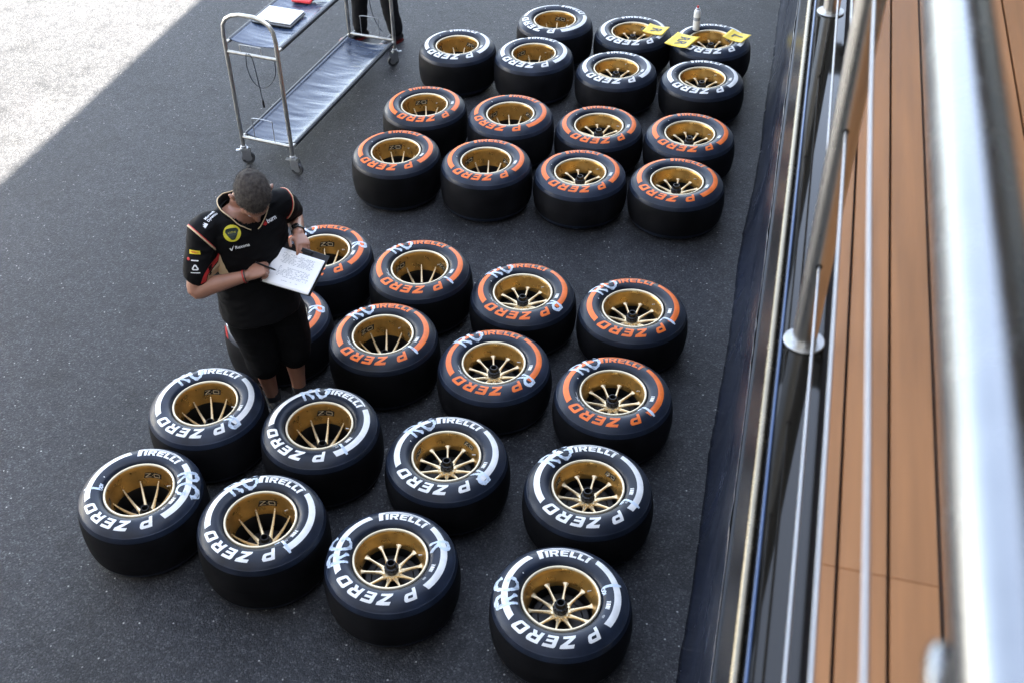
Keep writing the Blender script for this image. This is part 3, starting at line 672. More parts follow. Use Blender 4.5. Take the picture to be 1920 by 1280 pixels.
# ------------------------------------------------------------------ cards and spray can on the far wheels
def card(cx_, cy_, rz, w, h, txt, trot, label, z=0.330, tilt=(0, 0)):
    M = Matrix.Translation((cx_, cy_, z)) @ Matrix.Rotation(R_(rz), 4, 'Z') @ Matrix.Rotation(R_(tilt[0]), 4, 'X') @ Matrix.Rotation(R_(tilt[1]), 4, 'Y')
    cv = lambda x, y: 0.010 * (x / w) ** 2 * 4
    c = empty('number_card', (cx_, cy_, z)); tag(c, label, 'card')
    V, F = [], []; n_ = 10
    for i in range(n_ + 1):
        for j in range(n_ + 1): x = w * (i / n_ - 0.5); y = h * (j / n_ - 0.5); V.append(Vector((x, y, cv(x, y))))
    for i in range(n_):
        for j in range(n_): k = i * (n_ + 1) + j; F.append([k, k + 1, k + n_ + 2, k + n_ + 1])
    o = part('sheet', xf((V, F), M), 'card_yellow', c); s_ = o.modifiers.new('thickness', 'SOLIDIFY'); s_.thickness = 0.0012; s_.offset = -1
    for ci, ch in enumerate(txt):
        bm = slice_bm(text_bm(ch, 0.115, 0.003), 0.01); off = (ci - (len(txt) - 1) / 2) * 0.075; cr, sr = math.cos(R_(trot)), math.sin(R_(trot))
        for v in bm.verts:
            x = v.co.x + off; y = v.co.y; X = x * cr - y * sr; Y = x * sr + y * cr; v.co = Vector((X, Y, cv(X, Y) + 0.0035))
        part('letter', xf(bm_geo(bm), M), 'black_decal', c)
card(-1.065, 8.900, -14, 0.175, 0.165, 'R', -85, 'yellow card with R on the middle wheel of the farthest row')
card(-0.830, 8.745, -20, 0.20, 0.235, 'RR', -85, 'yellow card with two letters at the left of the farthest right wheel', 0.328, (0, -2))
card(-0.415, 8.905, -22, 0.175, 0.165, 'L', -95, 'yellow card with L on the right of the farthest right wheel', 0.327, (0, 3))
can = tag(empty('spray_can', (-0.752, 8.995, 0.3195)), 'white spray can with red nozzle standing on the farthest right wheel', 'spray can')
TM = Matrix.Translation((-0.752, 8.995, 0.3195))
part('body', xf(lathe([(0.0270, 0), (0.0280, 0.003), (0.0280, 0.150), (0.026, 0.162), (0.022, 0.172), (0.014, 0.176)], 28, cap0=True, cap1=True), TM), 'can_white', can)
part('collar', xf(lathe([(0.0145, 0.1765), (0.0165, 0.179), (0.0160, 0.187), (0.011, 0.190)], 24, cap0=True, cap1=True), TM), 'zinc', can)
part('nozzle', xf(lathe([(0.0085, 0.1905), (0.0088, 0.203), (0.007, 0.208)], 20, cap0=True, cap1=True), TM), 'red', can)
part('print_band', xf(lathe([(0.0283, 0.085), (0.0283, 0.112)], 28), TM), 'paper_ink', can)

# ------------------------------------------------------------------ people
def sphere(c, r, n=14):
    bm = bmesh.new(); bmesh.ops.create_uvsphere(bm, u_segments=n, v_segments=n // 2 + 2, radius=1)
    rr = r if isinstance(r, (tuple, list)) else (r, r, r)
    for v in bm.verts: v.co = Vector((v.co.x * rr[0], v.co.y * rr[1], v.co.z * rr[2])) + Vector(c)
    return bm_geo(bm)
def limb(pts, rad, n=16, sub=5):
    q = catmull([(*p, r) for p, r in zip(pts, rad)], sub)
    P = [tuple(a[:3]) for a in q]; r = [float(a[3]) for a in q]
    return merge(tube(P, r, n), sphere(P[0], r[0] * 0.98), sphere(P[-1], r[-1] * 0.98))
def rings(rs, n=28, power=2.4):
    """closed loft: (centre, left vector, forward vector, half width, half depth)"""
    V, F = [], []
    for c, l, f, w, d in rs:
        for k in range(n):
            a = 2 * math.pi * k / n; ca, sa = math.cos(a), math.sin(a)
            V.append(Vector(c) + l * (math.copysign(abs(ca) ** (2 / power), ca) * w) + f * (math.copysign(abs(sa) ** (2 / power), sa) * d))
    for i in range(len(rs) - 1):
        for k in range(n): F.append([i * n + k, i * n + (k + 1) % n, (i + 1) * n + (k + 1) % n, (i + 1) * n + k])
    F += [list(range(n))[::-1], [(len(rs) - 1) * n + k for k in range(n)]]
    return V, F
def ring_spline(rs, sub=4):
    q = catmull([(*r[0], r[1], r[2]) for r in rs], sub); return q
def remesh(geos, voxel, smooth=4, fac=0.5):
    me = bpy.data.meshes.new('tmp'); V, F = merge(*geos); me.from_pydata([tuple(p) for p in V], [], F)
    bm = bmesh.new(); bm.from_mesh(me); bmesh.ops.recalc_face_normals(bm, faces=bm.faces); bm.to_mesh(me); bm.free()
    o = bpy.data.objects.new('tmp', me); col.objects.link(o)
    md = o.modifiers.new('r', 'REMESH'); md.mode = 'VOXEL'; md.voxel_size = voxel
    if smooth: ms = o.modifiers.new('s', 'SMOOTH'); ms.factor = fac; ms.iterations = smooth
    dg = bpy.context.evaluated_depsgraph_get(); ev = o.evaluated_get(dg); m2 = ev.to_mesh()
    g_ = ([v.co.copy() for v in m2.vertices], [list(p.vertices) for p in m2.polygons]); ev.to_mesh_clear()
    bpy.data.objects.remove(o); bpy.data.meshes.remove(me)
    return g_
def fold(geo, amp, sc_, keep=None):
    me = bpy.data.meshes.new('tmp'); me.from_pydata([tuple(p) for p in geo[0]], [], geo[1]); me.update()
    N = [v.normal.copy() for v in me.vertices]; bpy.data.meshes.remove(me); out = []
    for p, nn in zip(geo[0], N):
        w = noise.noise(Vector((p.x * sc_, p.y * sc_, p.z * sc_ * 1.3))); w2 = 1 - abs(noise.noise(Vector((p.x * sc_ * 1.3 + 5, p.y * sc_ * 1.3, p.z * sc_ * 2.6)))) * 2
        out.append(p + nn * (amp * (w + 0.7 * w2)))
    return out, geo[1]
def hand(w, d, nrm, t, curls, thumb, size=1.0, spread=0.1):
    """w wrist, d pointing direction, nrm palm side, t thumb side; curls per finger (index..little) in degrees x3"""
    w, d, nrm, t = Vector(w), Vector(d).normalized(), Vector(nrm), Vector(t)
    t = (t - d * t.dot(d)).normalized(); n2 = d.cross(t); nrm = n2 if n2.dot(nrm) > 0 else -n2
    s = size; G_ = []
    rs = [(w + d * (0.000 * s), t, nrm, 0.027 * s, 0.019 * s), (w + d * (0.022 * s), t, nrm, 0.034 * s, 0.018 * s), (w + d * (0.055 * s), t, nrm, 0.041 * s, 0.0165 * s), (w + d * (0.082 * s), t, nrm, 0.041 * s, 0.013 * s), (w + d * (0.092 * s), t, nrm, 0.036 * s, 0.009 * s)]
    G_.append(rings(rs, 20, 2.6))
    for i, (off, L) in enumerate(((0.031, 0.074), (0.0105, 0.082), (-0.0105, 0.077), (-0.030, 0.060))):
        p = w + d * ((0.086 - 0.004 * abs(i - 1)) * s) + t * (off * s); pts = [p - d * 0.018, p]; a = 0; dd = (d + t * (off * spread * 10)).normalized()
        for seg, c in zip((0.46, 0.30, 0.24), curls[i]):
            a += R_(c); p = p + (dd * math.cos(a) + nrm * math.sin(a)) * (L * seg * s); pts.append(p)
        G_.append(limb(pts, [0.0088 * s, 0.0092 * s, 0.0085 * s, 0.0078 * s, 0.0066 * s], 10, 3))
    p = w + d * (0.022 * s) + t * (0.026 * s) + nrm * 0.004; pts = [p]
    for v, L in zip(thumb, (0.042, 0.032, 0.026)):
        vv = (d * v[0] + t * v[1] + nrm * v[2]).normalized(); p = p + vv * (L * s); pts.append(p)
    G_.append(limb(pts, [0.0135 * s, 0.0115 * s, 0.0100 * s, 0.0080 * s], 10, 3))
    return G_
def head_geo(c, hf, hu, k=1.0):
    hf, hu = Vector(hf).normalized(), Vector(hu).normalized(); hl = hu.cross(hf)
    M = Matrix(((hl.x * k, hf.x * k, hu.x * k, c[0]), (hl.y * k, hf.y * k, hu.y * k, c[1]), (hl.z * k, hf.z * k, hu.z * k, c[2]), (0, 0, 0, 1)))
    S = [sphere((0, -0.014, 0.030), (0.077, 0.098, 0.090), 24), sphere((0, 0.025, -0.025), (0.066, 0.068, 0.085), 20), sphere((0, 0.045, -0.070), (0.047, 0.046, 0.045), 16), sphere((0, 0.072, -0.098), (0.024, 0.020, 0.018), 12),
         limb([(0, 0.090, 0.015), (0, 0.103, -0.010), (0, 0.112, -0.032)], [0.0085, 0.0105, 0.0125], 10), sphere((0.012, 0.098, -0.036), 0.0085), sphere((-0.012, 0.098, -0.036), 0.0085),
         limb([(-0.046, 0.066, 0.026), (-0.022, 0.085, 0.028), (0, 0.087, 0.024), (0.022, 0.085, 0.028), (0.046, 0.066, 0.026)], [0.010, 0.011, 0.010, 0.011, 0.010], 8),
         limb([(-0.022, 0.083, -0.066), (0, 0.092, -0.064), (0.022, 0.083, -0.066)], [0.006, 0.0075, 0.006], 8), limb([(-0.018, 0.081, -0.075), (0, 0.089, -0.076), (0.018, 0.081, -0.075)], [0.006, 0.008, 0.006], 8),
         sphere((0.044, 0.060, -0.022), (0.020, 0.018, 0.016)), sphere((-0.044, 0.060, -0.022), (0.020, 0.018, 0.016))]
    for s in (-1, 1):
        e = sphere((0, 0, 0), (0.008, 0.021, 0.034), 14); R0 = Matrix.Translation((s * 0.086, -0.010, -0.012)) @ Matrix.Rotation(R_(s * 22), 4, 'Z') @ Matrix.Rotation(R_(8), 4, 'X')
        S.append(xf(e, R0)); S.append(xf(limb([(s * 0.003, 0.012, 0.018), (s * 0.006, 0.0, 0.030), (s * 0.006, -0.016, 0.022), (s * 0.006, -0.018, 0.0), (s * 0.004, -0.006, -0.026)], [0.0045, 0.005, 0.005, 0.0048, 0.006], 8), R0))
    return [xf(s, M) for s in S], M
def leg_geo(hip, knee, ank, fwd, k=1.0):
    hip, knee, ank, fwd = Vector(hip), Vector(knee), Vector(ank), Vector(fwd)
    calf = lerp(knee, ank, 0.32) - fwd * 0.018
    return limb([hip, lerp(hip, knee, 0.5), knee, calf, lerp(knee, ank, 0.68) - fwd * 0.008, ank], [0.092 * k, 0.078 * k, 0.057 * k, 0.060 * k, 0.045 * k, 0.036 * k], 18)
def shoe_geo(ank, d, L=0.275):
    d = Vector((d[0], d[1], 0)).normalized(); l = Vector((-d.y, d.x, 0)); a = Vector((ank[0], ank[1], 0)) - d * 0.075
    st = [(0.0, 0.028, 0.055, 0.030), (0.03, 0.036, 0.085, 0.034), (0.09, 0.038, 0.088, 0.036), (0.14, 0.042, 0.066, 0.040), (0.20, 0.048, 0.048, 0.044), (0.245, 0.043, 0.036, 0.040), (L, 0.022, 0.022, 0.022)]
    V, F = [], []; n = 16
    for s, w, h, b in st:
        for k in range(n):
            t = 2 * math.pi * k / n; x = math.cos(t); z = math.sin(t)
            V.append(a + d * s + l * (w * math.copysign(abs(x) ** 0.8, x)) + Vector((0, 0, 0.012 + max(0, h * 0.5 + h * 0.5 * z))))
    for i in range(len(st) - 1):
        for k in range(n): F.append([i * n + k, i * n + (k + 1) % n, (i + 1) * n + (k + 1) % n, (i + 1) * n + k])
    F += [list(range(n))[::-1], [(len(st) - 1) * n + k for k in range(n)]]
    sole = []
    lo = [a + d * s + l * w * 1.04 for s, w, h, b in st] + [a + d * s - l * w * 1.04 for s, w, h, b in reversed(st)]
    m_ = len(lo); SV = [p.copy() for p in lo] + [p + Vector((0, 0, 0.016)) for p in lo]
    SF = [list(range(m_))[::-1], [m_ + i for i in range(m_)]] + [[i, (i + 1) % m_, m_ + (i + 1) % m_, m_ + i] for i in range(m_)]
    return (V, F), (SV, SF)
def hair_geo(M, seed, low=-0.005):
    rnd = random.Random(seed); V, F = [], []
    base = remesh([xf(sphere((0, -0.016, 0.033), (0.0795, 0.1005, 0.0925), 32), M)], 0.006, 2)
    Mi = M.inverted(); keepv = {}; V2 = []; F2 = []
    for p in base[0]:
        q = Mi @ p; V2.append(p + (p - M.translation).normalized() * (0.0035 * noise.noise(q * 60) + 0.002))
    def inside(q):   # hair line: forehead, temples, round the ears and down the nape
        lim = 0.052 if q.y > 0.055 else (0.052 - (0.055 - q.y) * 1.25 if q.y > 0.0 else -0.017 - min(0.05, -q.y * 0.75))
        return q.z > lim + 0.006 * noise.noise(q * 90)
    ok = [inside(Mi @ p) for p in base[0]]
    for f in base[1]:
        if all(ok[i] for i in f): F2.append(f)
    blades = []
    cand = [i for i in range(len(ok)) if ok[i]]
    tmp = []
    for _ in range(7000):
        p = V2[rnd.choice(cand)]; nn = (p - M @ Vector((0, -0.016, 0.02))).normalized()
        fl = (M.to_3x3() @ Vector((rnd.uniform(-.5, .5), 0.75 + rnd.uniform(-.5, .3), -0.15 + rnd.uniform(-.5, .5)))); dr = (nn * 0.75 + fl * 0.8).normalized()
        sd_ = dr.cross(nn); sd_ = sd_.normalized() if sd_.length > 1e-4 else Vector((1, 0, 0)); L = rnd.uniform(0.005, 0.011); p = p + Vector((rnd.uniform(-.003, .003), rnd.uniform(-.003, .003), rnd.uniform(-.003, .003)))
        k = len(V2) + len(tmp); tmp += [p - sd_ * 0.0007, p + sd_ * 0.0007, p + dr * L]; blades.append([k, k + 1, k + 2])
    return V2 + tmp, F2 + blades
BVH = {}
def bvh_of(geo): return BVHTree.FromPolygons([tuple(p) for p in geo[0]], geo[1])
def decal(name, bm, anchor, out, up, bvh, m, parent, lift=0.0016, reach=0.25):
    out, up = Vector(out).normalized(), Vector(up); up = (up - out * up.dot(out)).normalized(); rt = up.cross(out)
    for v in bm.verts:
        p = Vector(anchor) + rt * v.co.x + up * v.co.y
        h = bvh.ray_cast(p + out * reach, -out, 2 * reach)
        if h[0] is not None: v.co = h[0] + h[1] * (lift if h[1].dot(out) > 0 else -lift)
        else: v.co = p
    return part(name, bm_geo(bm), m, parent, angle=80)
UPV = Vector((0, 0, 1))

# --- the man with the clipboard
f_ = Vector((0.707, -0.707, 0)); l_ = Vector((0.707, 0.707, 0))
man = tag(empty('person', (-2.47, 4.29, 0)), 'man in black team shirt and shorts writing on a clipboard between the wheels', 'person')
RS, LS = Vector((-2.622, 4.052, 1.375)), Vector((-2.335, 4.345, 1.385)); RE, RW = Vector((-2.650, 3.915, 1.10)), Vector((-2.405, 4.022, 1.150)); LE, LW = Vector((-2.385, 4.570, 1.165)), Vector((-2.245, 4.325, 1.222))
RA, LA = Vector((-2.525, 4.250, 0.085)), Vector((-2.398, 4.340, 0.085)); RK, LK = Vector((-2.522, 4.200, 0.48)), Vector((-2.385, 4.335, 0.48)); RH, LH = Vector((-2.545, 4.145, 0.90)), Vector((-2.405, 4.290, 0.90))
PC = Vector((-2.475, 4.215, 0)); NB = Vector((-2.475, 4.222, 1.435)); HD = Vector((-2.382, 4.170, 1.535))
pit = R_(57); hfh = Vector((0.62, -0.785, 0)); hf = hfh * math.cos(pit) - UPV * math.sin(pit); hu = hfh * math.sin(pit) + UPV * math.cos(pit)
def tor(z, df, w, d): return (PC + f_ * df + UPV * z, l_, f_, w, d)
core = [tor(0.82, 0.0, 0.15, 0.11), tor(0.92, 0.0, 0.16, 0.115), tor(1.03, 0.0, 0.16, 0.108), tor(1.15, 0.0, 0.165, 0.105), tor(1.26, 0.0, 0.175, 0.105), tor(1.35, 0.0, 0.175, 0.100), tor(1.41, 0.005, 0.14, 0.085), tor(1.45, 0.015, 0.07, 0.06)]
hg, HM = head_geo(HD, hf, hu, 1.09)
body = [rings(core)] + hg + [limb([NB - f_ * 0.01 - UPV * 0.05, NB + UPV * 0.02, HM @ Vector((0, -0.025, -0.055))], [0.066, 0.060, 0.058], 18)]
body += [limb([RS, lerp(RS, RE, 0.5), RE, lerp(RE, RW, 0.3), lerp(RE, RW, 0.7), RW], [0.058, 0.050, 0.043, 0.046, 0.036, 0.0285], 18), limb([LS, lerp(LS, LE, 0.5), LE, lerp(LE, LW, 0.3), lerp(LE, LW, 0.7), LW], [0.058, 0.050, 0.043, 0.046, 0.036, 0.0285], 18)]
body += [leg_geo(RH, RK, RA, f_), leg_geo(LH, LK, LA, f_)]
for A0 in (RA, LA): body.append(limb([A0, A0 - UPV * 0.03 + f_ * 0.03, A0 - UPV * 0.045 + f_ * 0.11], [0.035, 0.034, 0.026], 12))
body += hand(RW, (0.070, 0.050, 0.022), (0, 0, -1), (-0.45, 0.75, 0.35), [(38, 62, 40), (52, 75, 45), (60, 78, 45), (66, 78, 45)], [(0.75, 0.55, 0.30), (0.9, 0.05, 0.35), (0.9, -0.25, 0.3)])
body += hand(LW, (0.045, -0.062, -0.010), (-0.1, -0.1, -1), (-0.8, -0.5, 0.25), [(28, 40, 30), (32, 45, 30), (36, 45, 30), (40, 45, 30)], [(0.65, 0.75, -0.25), (0.95, 0.30, -0.10), (1.0, 0.10, 0.05)])
body_g = remesh(body, 0.0042, 5)
part('body', body_g, 'skin', man, angle=80)
for s in (-1, 1): part('eye', xf(sphere((s * 0.031, 0.080, 0.002), 0.0105), HM), 'eye', man)
part('hair', hair_geo(HM, 3), 'hair', man, smooth=False)
shirt = [rings([tor(0.800, 0.004, 0.214, 0.172), tor(0.86, 0.004, 0.213, 0.170), tor(0.95, 0.002, 0.206, 0.154), tor(1.05, 0.0, 0.202, 0.144), tor(1.16, -0.002, 0.206, 0.140), tor(1.26, 0.0, 0.204, 0.138), tor(1.345, -0.004, 0.205, 0.132), tor(1.395, -0.002, 0.180, 0.112), tor(1.425, 0.004, 0.145, 0.098), tor(1.445, 0.008, 0.105, 0.082)], 36, 2.3)]
for S_, E_ in ((RS, RE), (LS, LE)):
    out = (S_ - PC); out = Vector((out.x, out.y, 0)).normalized()
    shirt.append(limb([S_ - out * 0.09 - UPV * 0.005, S_ - UPV * 0.0, lerp(S_, E_, 0.35), lerp(S_, E_, 0.72)], [0.070, 0.074, 0.073, 0.070], 20))
shirt_g = fold(remesh(shirt, 0.0075, 5), 0.0065, 9)
# open neck: drop the faces inside the collar
nb2 = NB + f_ * 0.012
keep = []
for fc in shirt_g[1]:
    c = sum((shirt_g[0][i] for i in fc), Vector()) / len(fc); q = c - nb2
    x_, y_ = q.dot(l_), q.dot(f_)
    inside = (x_ / 0.112) ** 2 + ((y_ - 0.01) / (0.098 if y_ > 0 else 0.098)) ** 2 < 1 and c.z > 1.36
    if not inside: keep.append(fc)
shirt_g = (shirt_g[0], keep)
sh_o = part('shirt', shirt_g, 'shirt', man, angle=80); BV = bvh_of(shirt_g)
m_ = sh_o.modifiers.new('thickness', 'SOLIDIFY'); m_.thickness = 0.003; m_.offset = -1
# collar with pale piping, open in a V at the front
V, F = [], []; n_ = 48; edge = []
for i in range(n_ + 1):
    a = R_(-262 + 344 * i / n_)             # from the front notch round the back
    ca, sa = math.cos(a), math.sin(a)
    vx = 0.117 * ca; vy = 0.104 * sa * (1.04 if sa > 0 else 1.0) + 0.010
    p = nb2 + l_ * vx + f_ * vy; h = BV.ray_cast(p + l_ * ca * 0.004 + f_ * sa * 0.004 + UPV * 0.3, -UPV, 0.6)
    zb = h[0].z if h[0] is not None else 1.40 - 0.05 * max(0, sa)
    hgt = 0.040 - 0.024 * max(0, sa)
    V += [p + UPV * (zb - nb2.z - 0.006), p + (l_ * ca + f_ * sa) * 0.006 + UPV * (zb - nb2.z + hgt * 0.55), p + (l_ * ca + f_ * sa) * 0.010 + UPV * (zb - nb2.z + hgt)]
    edge.append(V[-1].copy())
for i in range(n_):
    for j in range(2): k = i * 3 + j; F.append([k, k + 1, k + 4, k + 3])
cl_ = part('collar', (V, F), 'shirt', sh_o); m_ = cl_.modifiers.new('thickness', 'SOLIDIFY'); m_.thickness = 0.004
part('collar_piping', tube(edge, 0.0028, 8), 'piping', sh_o)
for S_, E_ in ((RS, RE), (LS, LE)):
    ax = (E_ - S_).normalized(); out = Vector((S_.x - PC.x, S_.y - PC.y, 0)).normalized(); ax = (ax * 0.55 + out * 0.65).normalized(); u_ = ax.cross(f_).normalized(); v_ = ax.cross(u_)
    for off, mm, rr in ((0.035, 'piping', 0.0042), (0.029, 'red', 0.0024)):
        pts = []
        for i in range(31):
            a = 2 * math.pi * i / 30; dr = u_ * math.cos(a) + v_ * math.sin(a); o_ = S_ + ax * off
            h = BV.ray_cast(o_ + dr * 0.25, -dr, 0.25)
            if h[0] is not None: pts.append(h[0] + h[1] * 0.0005)
        if len(pts) > 4: part('sleeve_piping', tube(pts, rr, 8), mm, sh_o)
shorts = [rings([(PC + UPV * 0.96, l_, f_, 0.165, 0.120), (PC + UPV * 0.90, l_, f_, 0.178, 0.130), (PC + UPV * 0.82, l_, f_, 0.190, 0.145), (PC + UPV * 0.78, l_, f_, 0.185, 0.14)], 30)]
for H_, K_, A0 in ((RH, RK, RA), (LH, LK, LA)):
    shorts.append(limb([H_ - UPV * 0.09, lerp(H_, K_, 0.5), K_ + UPV * 0.05, lerp(K_, A0, 0.24)], [0.104, 0.114, 0.102, 0.092], 20))
shorts_g = fold(remesh(shorts, 0.0085, 4), 0.005, 8)
part('shorts', shorts_g, 'shorts', man, angle=80)
tp = PC - l_ * 0.222 + f_ * 0.06
part('red_tag', slab([tp + UPV * 0.80, tp + f_ * 0.03 + UPV * 0.80, tp + f_ * 0.03 + UPV * 0.73 - l_ * 0.004, tp + UPV * 0.73 - l_ * 0.004], 0.003, 0.0008), 'red', man)
for A0, dd in ((RA, (0.75, -0.66)), (LA, (0.70, -0.71))):
    a, b = shoe_geo(A0, dd); s_ = part('shoe', a, 'shoe', man); part('sole', b, 'grey_rubber', s_)
    part('sock', limb([(A0.x, A0.y, 0.075), (A0.x, A0.y, 0.125)], [0.041, 0.042], 16), 'sock', man)
# watch and bracelets
def band(a, b, t, r, w, m, name, thick=0.004):
    c = lerp(a, b, t); d = (b - a).normalized(); u_ = d.cross(UPV).normalized(); v_ = d.cross(u_); V, F = [], []; n = 28
    for (dr, dx) in ((0, -w / 2), (thick, -w / 2 + 0.001), (thick, w / 2 - 0.001), (0, w / 2)):
        for k in range(n): t_ = 2 * math.pi * k / n; V.append(c + d * dx + (u_ * math.cos(t_) + v_ * math.sin(t_)) * (r + dr))
    for i in range(4):
        j = (i + 1) % 4
        for k in range(n): F.append([i * n + k, i * n + (k + 1) % n, j * n + (k + 1) % n, j * n + k])
    return part(name, (V, F), m, man)
wb = band(LE, LW, 0.90, 0.0325, 0.026, 'plastic_black', 'watch')
wc = lerp(LE, LW, 0.90); wdir = (LW - LE).normalized(); wn = Vector((-0.1, -0.35, 1)); wn = (wn - wdir * wn.dot(wdir)).normalized()
MW = Matrix.Translation(wc + wn * 0.032) @ wn.to_track_quat('Z', 'Y').to_matrix().to_4x4()
part('watch_face', xf(cyl(0.021, 0, 0.010, 28, 0.002), MW), 'black_gloss', wb)
band(RE, RW, 0.93, 0.0318, 0.006, 'red', 'bracelet', 0.003); band(RE, RW, 0.965, 0.0315, 0.005, 'plastic_black', 'bracelet', 0.003)

# clipboard: board, sheets with a printed table, clip
TL, TR, BR, BL = (Vector(p) for p in ((-2.334, 4.283, 1.200), (-2.028, 4.205, 1.200), (-2.075, 4.018, 1.080), (-2.372, 4.075, 1.080)))
cb = tag(empty('clipboard', (-2.2, 4.15, 1.13)), 'black clipboard with white table sheets held by the man', 'clipboard')
nrmc = (TR - TL).cross(BL - TL).normalized(); nrmc = nrmc if nrmc.z > 0 else -nrmc
def bp_(u, v, h=0.0): return lerp(lerp(TL, TR, u), lerp(BL, BR, u), v) + nrmc * h
part('board', slab([bp_(0, 0), bp_(1, 0), bp_(1, 1), bp_(0, 1)], 0.004, 0.0015), 'board_black', cb)
V, F = [], []; nu, nv = 24, 12
def ph_(u, v): return 0.0052 + 0.010 * max(0, (u - 0.80) / 0.2) ** 2 * (0.6 + 0.6 * v) + 0.0012 * math.sin(u * 9 + v * 2)
for i in range(nu + 1):
    for j in range(nv + 1): u = 0.05 + 0.93 * i / nu; v = 0.15 + 0.84 * j / nv; V.append(bp_(u, v, ph_(u, v)))
for i in range(nu):
    for j in range(nv): k = i * (nv + 1) + j; F.append([k, k + 1, k + nv + 2, k + nv + 1])
pp = part('paper', (V, F), 'paper', cb); m_ = pp.modifiers.new('thickness', 'SOLIDIFY'); m_.thickness = 0.0030; m_.offset = -1
V, F = [], []; rr_ = random.Random(4)
for (v0, v1, u0, u1) in ((0.24, 0.46, 0.20, 0.80), (0.54, 0.78, 0.24, 0.82), (0.84, 0.86, 0.3, 0.7)):
    v = v0
    while v < v1:
        u = u0
        while u < u1:
            du = rr_.uniform(0.012, 0.045)
            if rr_.random() < 0.8:
                k = len(V)
                for (a, b) in ((u, v), (u + du, v), (u + du, v + 0.010), (u, v + 0.010)): V.append(bp_(a, b, ph_(a, b) + 0.0042))
                F.append([k, k + 1, k + 2, k + 3])
            u += du + 0.010
        v += 0.030
part('printed_table', (V, F), 'paper_ink', pp, smooth=False)['kind'] = 'stuff'
part('clip', slab([bp_(0.30, 0.015, 0.0045), bp_(0.70, 0.015, 0.0045), bp_(0.68, 0.11, 0.0045), bp_(0.32, 0.11, 0.0045)], 0.008, 0.003), 'plastic_black', cb)
PT0, PT1 = Vector((-2.290, 4.112, 1.137)), Vector((-2.368, 4.060, 1.212))
pen = part('pen', tube([PT0, lerp(PT0, PT1, 0.12), lerp(PT0, PT1, 0.5), PT1], [0.001, 0.0046, 0.0050, 0.0046], 10), 'plastic_black'); tag(pen, 'black pen in the right hand of the man writing', 'pen')

# --- the person behind the trolley, seen only from the shins down
f2 = Vector((-0.5, -0.866, 0)); l2 = Vector((0.866, -0.5, 0))
p2 = tag(empty('person', (-3.53, 8.98, 0)), 'person in black trousers and dark shoes standing behind the trolley', 'person')
ra, la = Vector((-3.372, 8.93, 0.085)), Vector((-3.715, 8.945, 0.085)); l2 = Vector((-0.98, 0.1, 0)).normalized(); l2 = Vector((-0.2, 0, 0)) if False else l2
pc2 = Vector((-3.56, 9.00, 0)); sd2 = Vector((-0.98, 0.17, 0)); fd2 = Vector((-0.17, -0.98, 0))
rh, lh = pc2 - sd2 * 0.09 + UPV * 0.92, pc2 + sd2 * 0.09 + UPV * 0.92
rk, lk = lerp(rh, ra, 0.52) + fd2 * 0.02, lerp(lh, la, 0.52) + fd2 * 0.02
def t2(z, df, w, d): return (pc2 + fd2 * df + UPV * z, sd2, fd2, w, d)
hg2, HM2 = head_geo(pc2 + fd2 * 0.06 + UPV * 1.64, fd2 * 0.85 - UPV * 0.5, fd2 * 0.5 + UPV * 0.85)
rs2, ls2 = pc2 - sd2 * 0.185 + UPV * 1.43, pc2 + sd2 * 0.185 + UPV * 1.43
re2, le2 = rs2 + fd2 * 0.10 - UPV * 0.28, ls2 + fd2 * 0.10 - UPV * 0.28
rw2, lw2 = re2 + fd2 * 0.22 - UPV * 0.08 + sd2 * 0.06, le2 + fd2 * 0.22 - UPV * 0.08 - sd2 * 0.06
b2 = [rings([t2(0.84, 0, 0.15, 0.11), t2(0.95, 0, 0.165, 0.12), t2(1.1, 0, 0.155, 0.115), t2(1.27, 0, 0.18, 0.125), t2(1.40, 0, 0.17, 0.10), t2(1.47, 0, 0.10, 0.07), t2(1.50, 0.01, 0.06, 0.055)])] + hg2
b2 += [limb([pc2 + UPV * 1.44, pc2 + fd2 * 0.03 + UPV * 1.56], [0.062, 0.056], 14), limb([rs2, re2, rw2], [0.052, 0.042, 0.028], 14), limb([ls2, le2, lw2], [0.052, 0.042, 0.028], 14), leg_geo(rh, rk, ra, fd2), leg_geo(lh, lk, la, fd2)]
for w0, tdir in ((rw2, sd2), (lw2, -sd2)): b2 += hand(w0, fd2 * 0.9 - UPV * 0.4, -UPV, tdir, [(20, 30, 20)] * 4, [(0.7, 0.7, 0), (0.9, 0.3, 0.1), (1, 0.1, 0.1)])
part('body', remesh(b2, 0.005, 4), 'skin', p2, angle=80)
part('hair', hair_geo(HM2, 8), 'hair', p2, smooth=False)
for s in (-1, 1): part('eye', xf(sphere((s * 0.031, 0.080, 0.002), 0.0105), HM2), 'eye', p2)
tr_ = [rings([t2(1.02, 0, 0.180, 0.135), t2(0.92, 0, 0.190, 0.145), t2(0.82, 0, 0.18, 0.14)], 24)]
for h_, k_, a_ in ((rh, rk, ra), (lh, lk, la)): tr_.append(limb([h_ - UPV * 0.04, lerp(h_, k_, 0.5), k_, lerp(k_, a_, 0.5), a_ + UPV * 0.035 - fd2 * 0.012], [0.108, 0.098, 0.080, 0.070, 0.066], 18))
part('trousers', fold(remesh(tr_, 0.0085, 4), 0.005, 8), 'trouser', p2, angle=80)
s2 = [rings([t2(0.88, 0, 0.20, 0.155), t2(1.0, 0, 0.195, 0.15), t2(1.12, 0, 0.185, 0.145), t2(1.28, 0, 0.20, 0.145), t2(1.41, 0, 0.19, 0.115), t2(1.475, 0, 0.11, 0.08)], 28)]
for S_, E_ in ((rs2, re2), (ls2, le2)): s2.append(limb([S_ - UPV * 0.005, lerp(S_, E_, 0.5), lerp(S_, E_, 0.85)], [0.072, 0.070, 0.066], 16))
part('shirt', fold(remesh(s2, 0.0085, 4), 0.004, 9), 'shirt', p2, angle=80)
